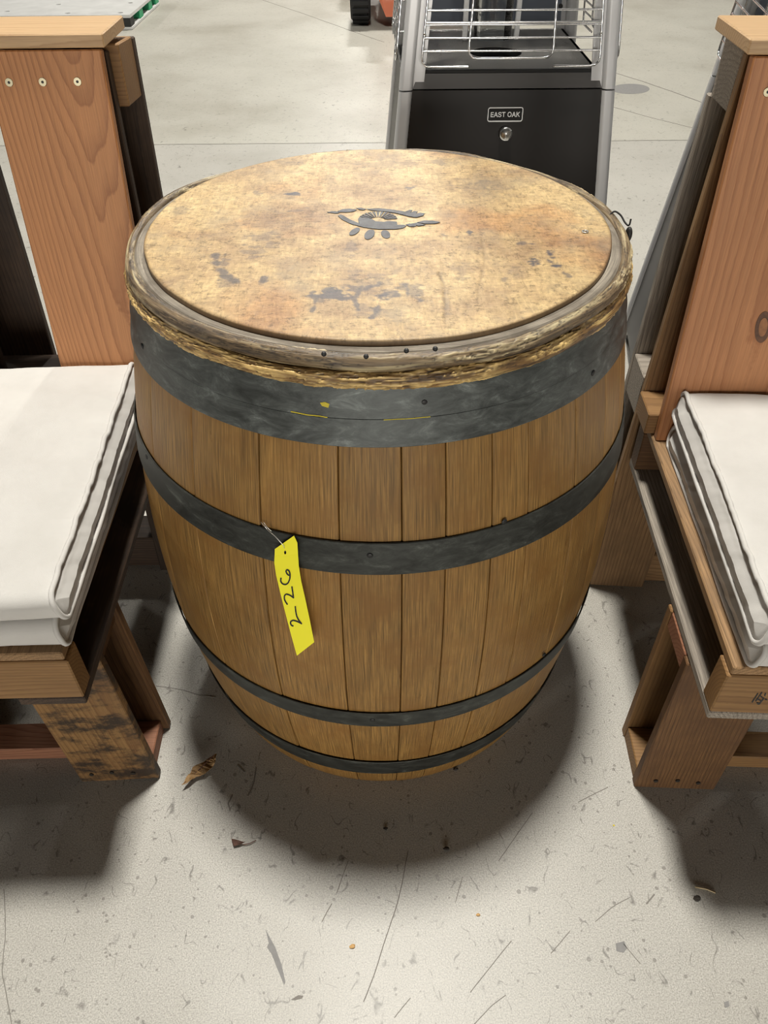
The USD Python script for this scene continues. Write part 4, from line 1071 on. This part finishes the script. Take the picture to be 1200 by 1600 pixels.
GREYP = plain('light_grey_plastic', (.52, .52, .51), rough=.5, var=.1, scale=6)
GREEN = plain('green_plastic', (.02, .30, .13), rough=.5)
p0 = at_z((207, 47), 0)
bp_ = thing('plastic_pallet', 'light grey flat pallet with green blocks on the far floor', 'pallet', (p0[0], p0[1], 0), 0)
PW, PD = 1.9, 1.15
dk = sbox(-PW, 0, 0, PD)
for (x, y) in ((-.10, .10), (-.12, .55), (-.10, 1.0), (-.55, .1), (-.75, .5), (-.55, 1.0), (-1.1, .2), (-1.2, .8)): dk = dk.difference(Point(x, y).buffer(.022))
part(bp_, 'deck', trimesh.creation.extrude_polygon(dk, .022, engine='earcut').apply_translation((0, 0, .088)), GREYP, smooth=False)
for ix, x in enumerate((-.06, -.9, -1.84)):
    for iy, y in enumerate((.07, .42, .80, 1.08)):
        part(bp_, 'block', bx((.11, .13, .066), (x, y, .055), c=.004), GREEN if iy in (1, 2) and ix == 0 or iy == 3 else BLACK, smooth=False)
    part(bp_, 'runner', bx((.12, PD, .022), (x, PD / 2, .0115), c=.003), GREYP, smooth=False)

# ------------------------------------------------------------------ litter on the floor
LEAF = plain('dry_leaf', (.33, .20, .085), rough=.7, var=.35, scale=70, bump=.3)
LEAFD = plain('dark_dry_leaf', (.10, .045, .03), rough=.7, var=.3, scale=90)
def leaf(px_outline, label, m, curl, seed, h0=.002):
    P2 = np.array([at_z(p, 0.0)[:2] for p in px_outline]); c = P2.mean(0)
    poly = Polygon(P2 - c).buffer(0)
    L_ = thing('dry_leaf', label, 'leaf', (c[0], c[1], 0))
    def fn(v, h):
        z = h0 + curl * (meshkit.fbm(np.c_[v * 55, v[:, 0] * 0 + seed], 3, seed)) + h
        return np.c_[v, z]
    dense = [g for g in split_poly(poly, .006)]
    part(L_, 'blade', cat([extrude_map(g.segmentize(.004), fn, .0006) for g in dense]), m, smooth=False)
    return L_, poly, fn
l1, pl, fn1 = leaf([(340, 1183), (335, 1186), (325, 1192), (312, 1197), (303, 1205), (300, 1215), (292, 1225), (286, 1234), (296, 1229), (308, 1219), (322, 1215), (331, 1206), (338, 1197)], 'curled brown dry leaf on the floor between left bench and barrel', LEAF, .022, 4)
st_ = np.array([[(pl.bounds[0] + .004), pl.bounds[1] + .004], [0, .0], [pl.bounds[2] - .004, pl.bounds[3] - .004]])
part(l1, 'midrib', tube(resample(fn1(st_, .001), .003), .0008, 6), LEAFD, smooth=True)
l2, _, _ = leaf([(362, 1313), (371, 1315), (384, 1319), (376, 1322), (366, 1325), (364, 1318)], 'tiny dark red leaf scrap on the floor in front of the barrel', LEAFD, .012, 9)
part(l2, 'stem', tube(resample(np.array([at_z(p, .004) for p in ((380, 1320), (390, 1318), (400, 1313))]) - np.array([*np.array([at_z(p, 0)[:2] for p in ((362, 1313), (371, 1315), (384, 1319), (376, 1322), (366, 1325), (364, 1318))]).mean(0), 0]), .003), .0008, 6), LEAFD, smooth=True)
STRAW = plain('pale_straw', (.52, .42, .25), rough=.6)
def litter(name, label, cat_, mesh, m, smooth=True):
    path = '/World/' + numbered('/World', name)
    c = mesh.bounds.mean(0); c[2] = mesh.bounds[0][2]
    mm = mesh.copy(); mm.apply_translation(-c)
    g = usdkit.mesh(stage, path, mm, m, smooth=smooth); g.AddTranslateOp().Set(Gf.Vec3d(*map(float, c)))
    tag(g.GetPrim(), label, cat_)
litter('straw', 'thin pale straw on the floor at the right shadow edge', 'straw', tube(resample(np.array([at_z(p, .0014) for p in ((1086, 1386), (1104, 1389), (1118, 1395))]), .004), .0013, 6), STRAW)
def crumb(px, r, m, label, seed, sc=(1, .7, .4)):
    s = trimesh.creation.icosphere(2, r); s.vertices *= 1 + (meshkit.noise(s.vertices * 260, seed)[:, None] - .5) * .9
    s.vertices *= sc
    q = at_z(px, 0); s.apply_translation((q[0], q[1], -s.bounds[0][2]))
    litter('debris', label, 'debris', s, m, smooth=False)
DIRT = plain('dark_debris', (.035, .028, .022), rough=.8)
TAN = plain('tan_wood_chip', (.55, .33, .13), rough=.7)
crumb((1089, 1404), .006, DIRT, 'dark crumb on the floor beside the pale straw', 1)
crumb((747, 1430), .0032, TAN, 'small tan wood chip on the floor below right of the barrel', 2)
crumb((551, 1479), .0045, TAN, 'tan wood chip on the bright floor in front of the barrel', 3)
crumb((959, 1290), .0025, YPAINT, 'yellow speck on the floor between barrel and right bench', 4)
crumb((603, 1295), .004, DIRT, 'dark crumb in the barrel shadow', 5)
crumb((697, 1327), .005, DIRT, 'dark crumb at the front edge of the barrel shadow', 6)
crumb((712, 1202), .0045, DIRT, 'dark crumb on the floor at the foot of the barrel', 7)
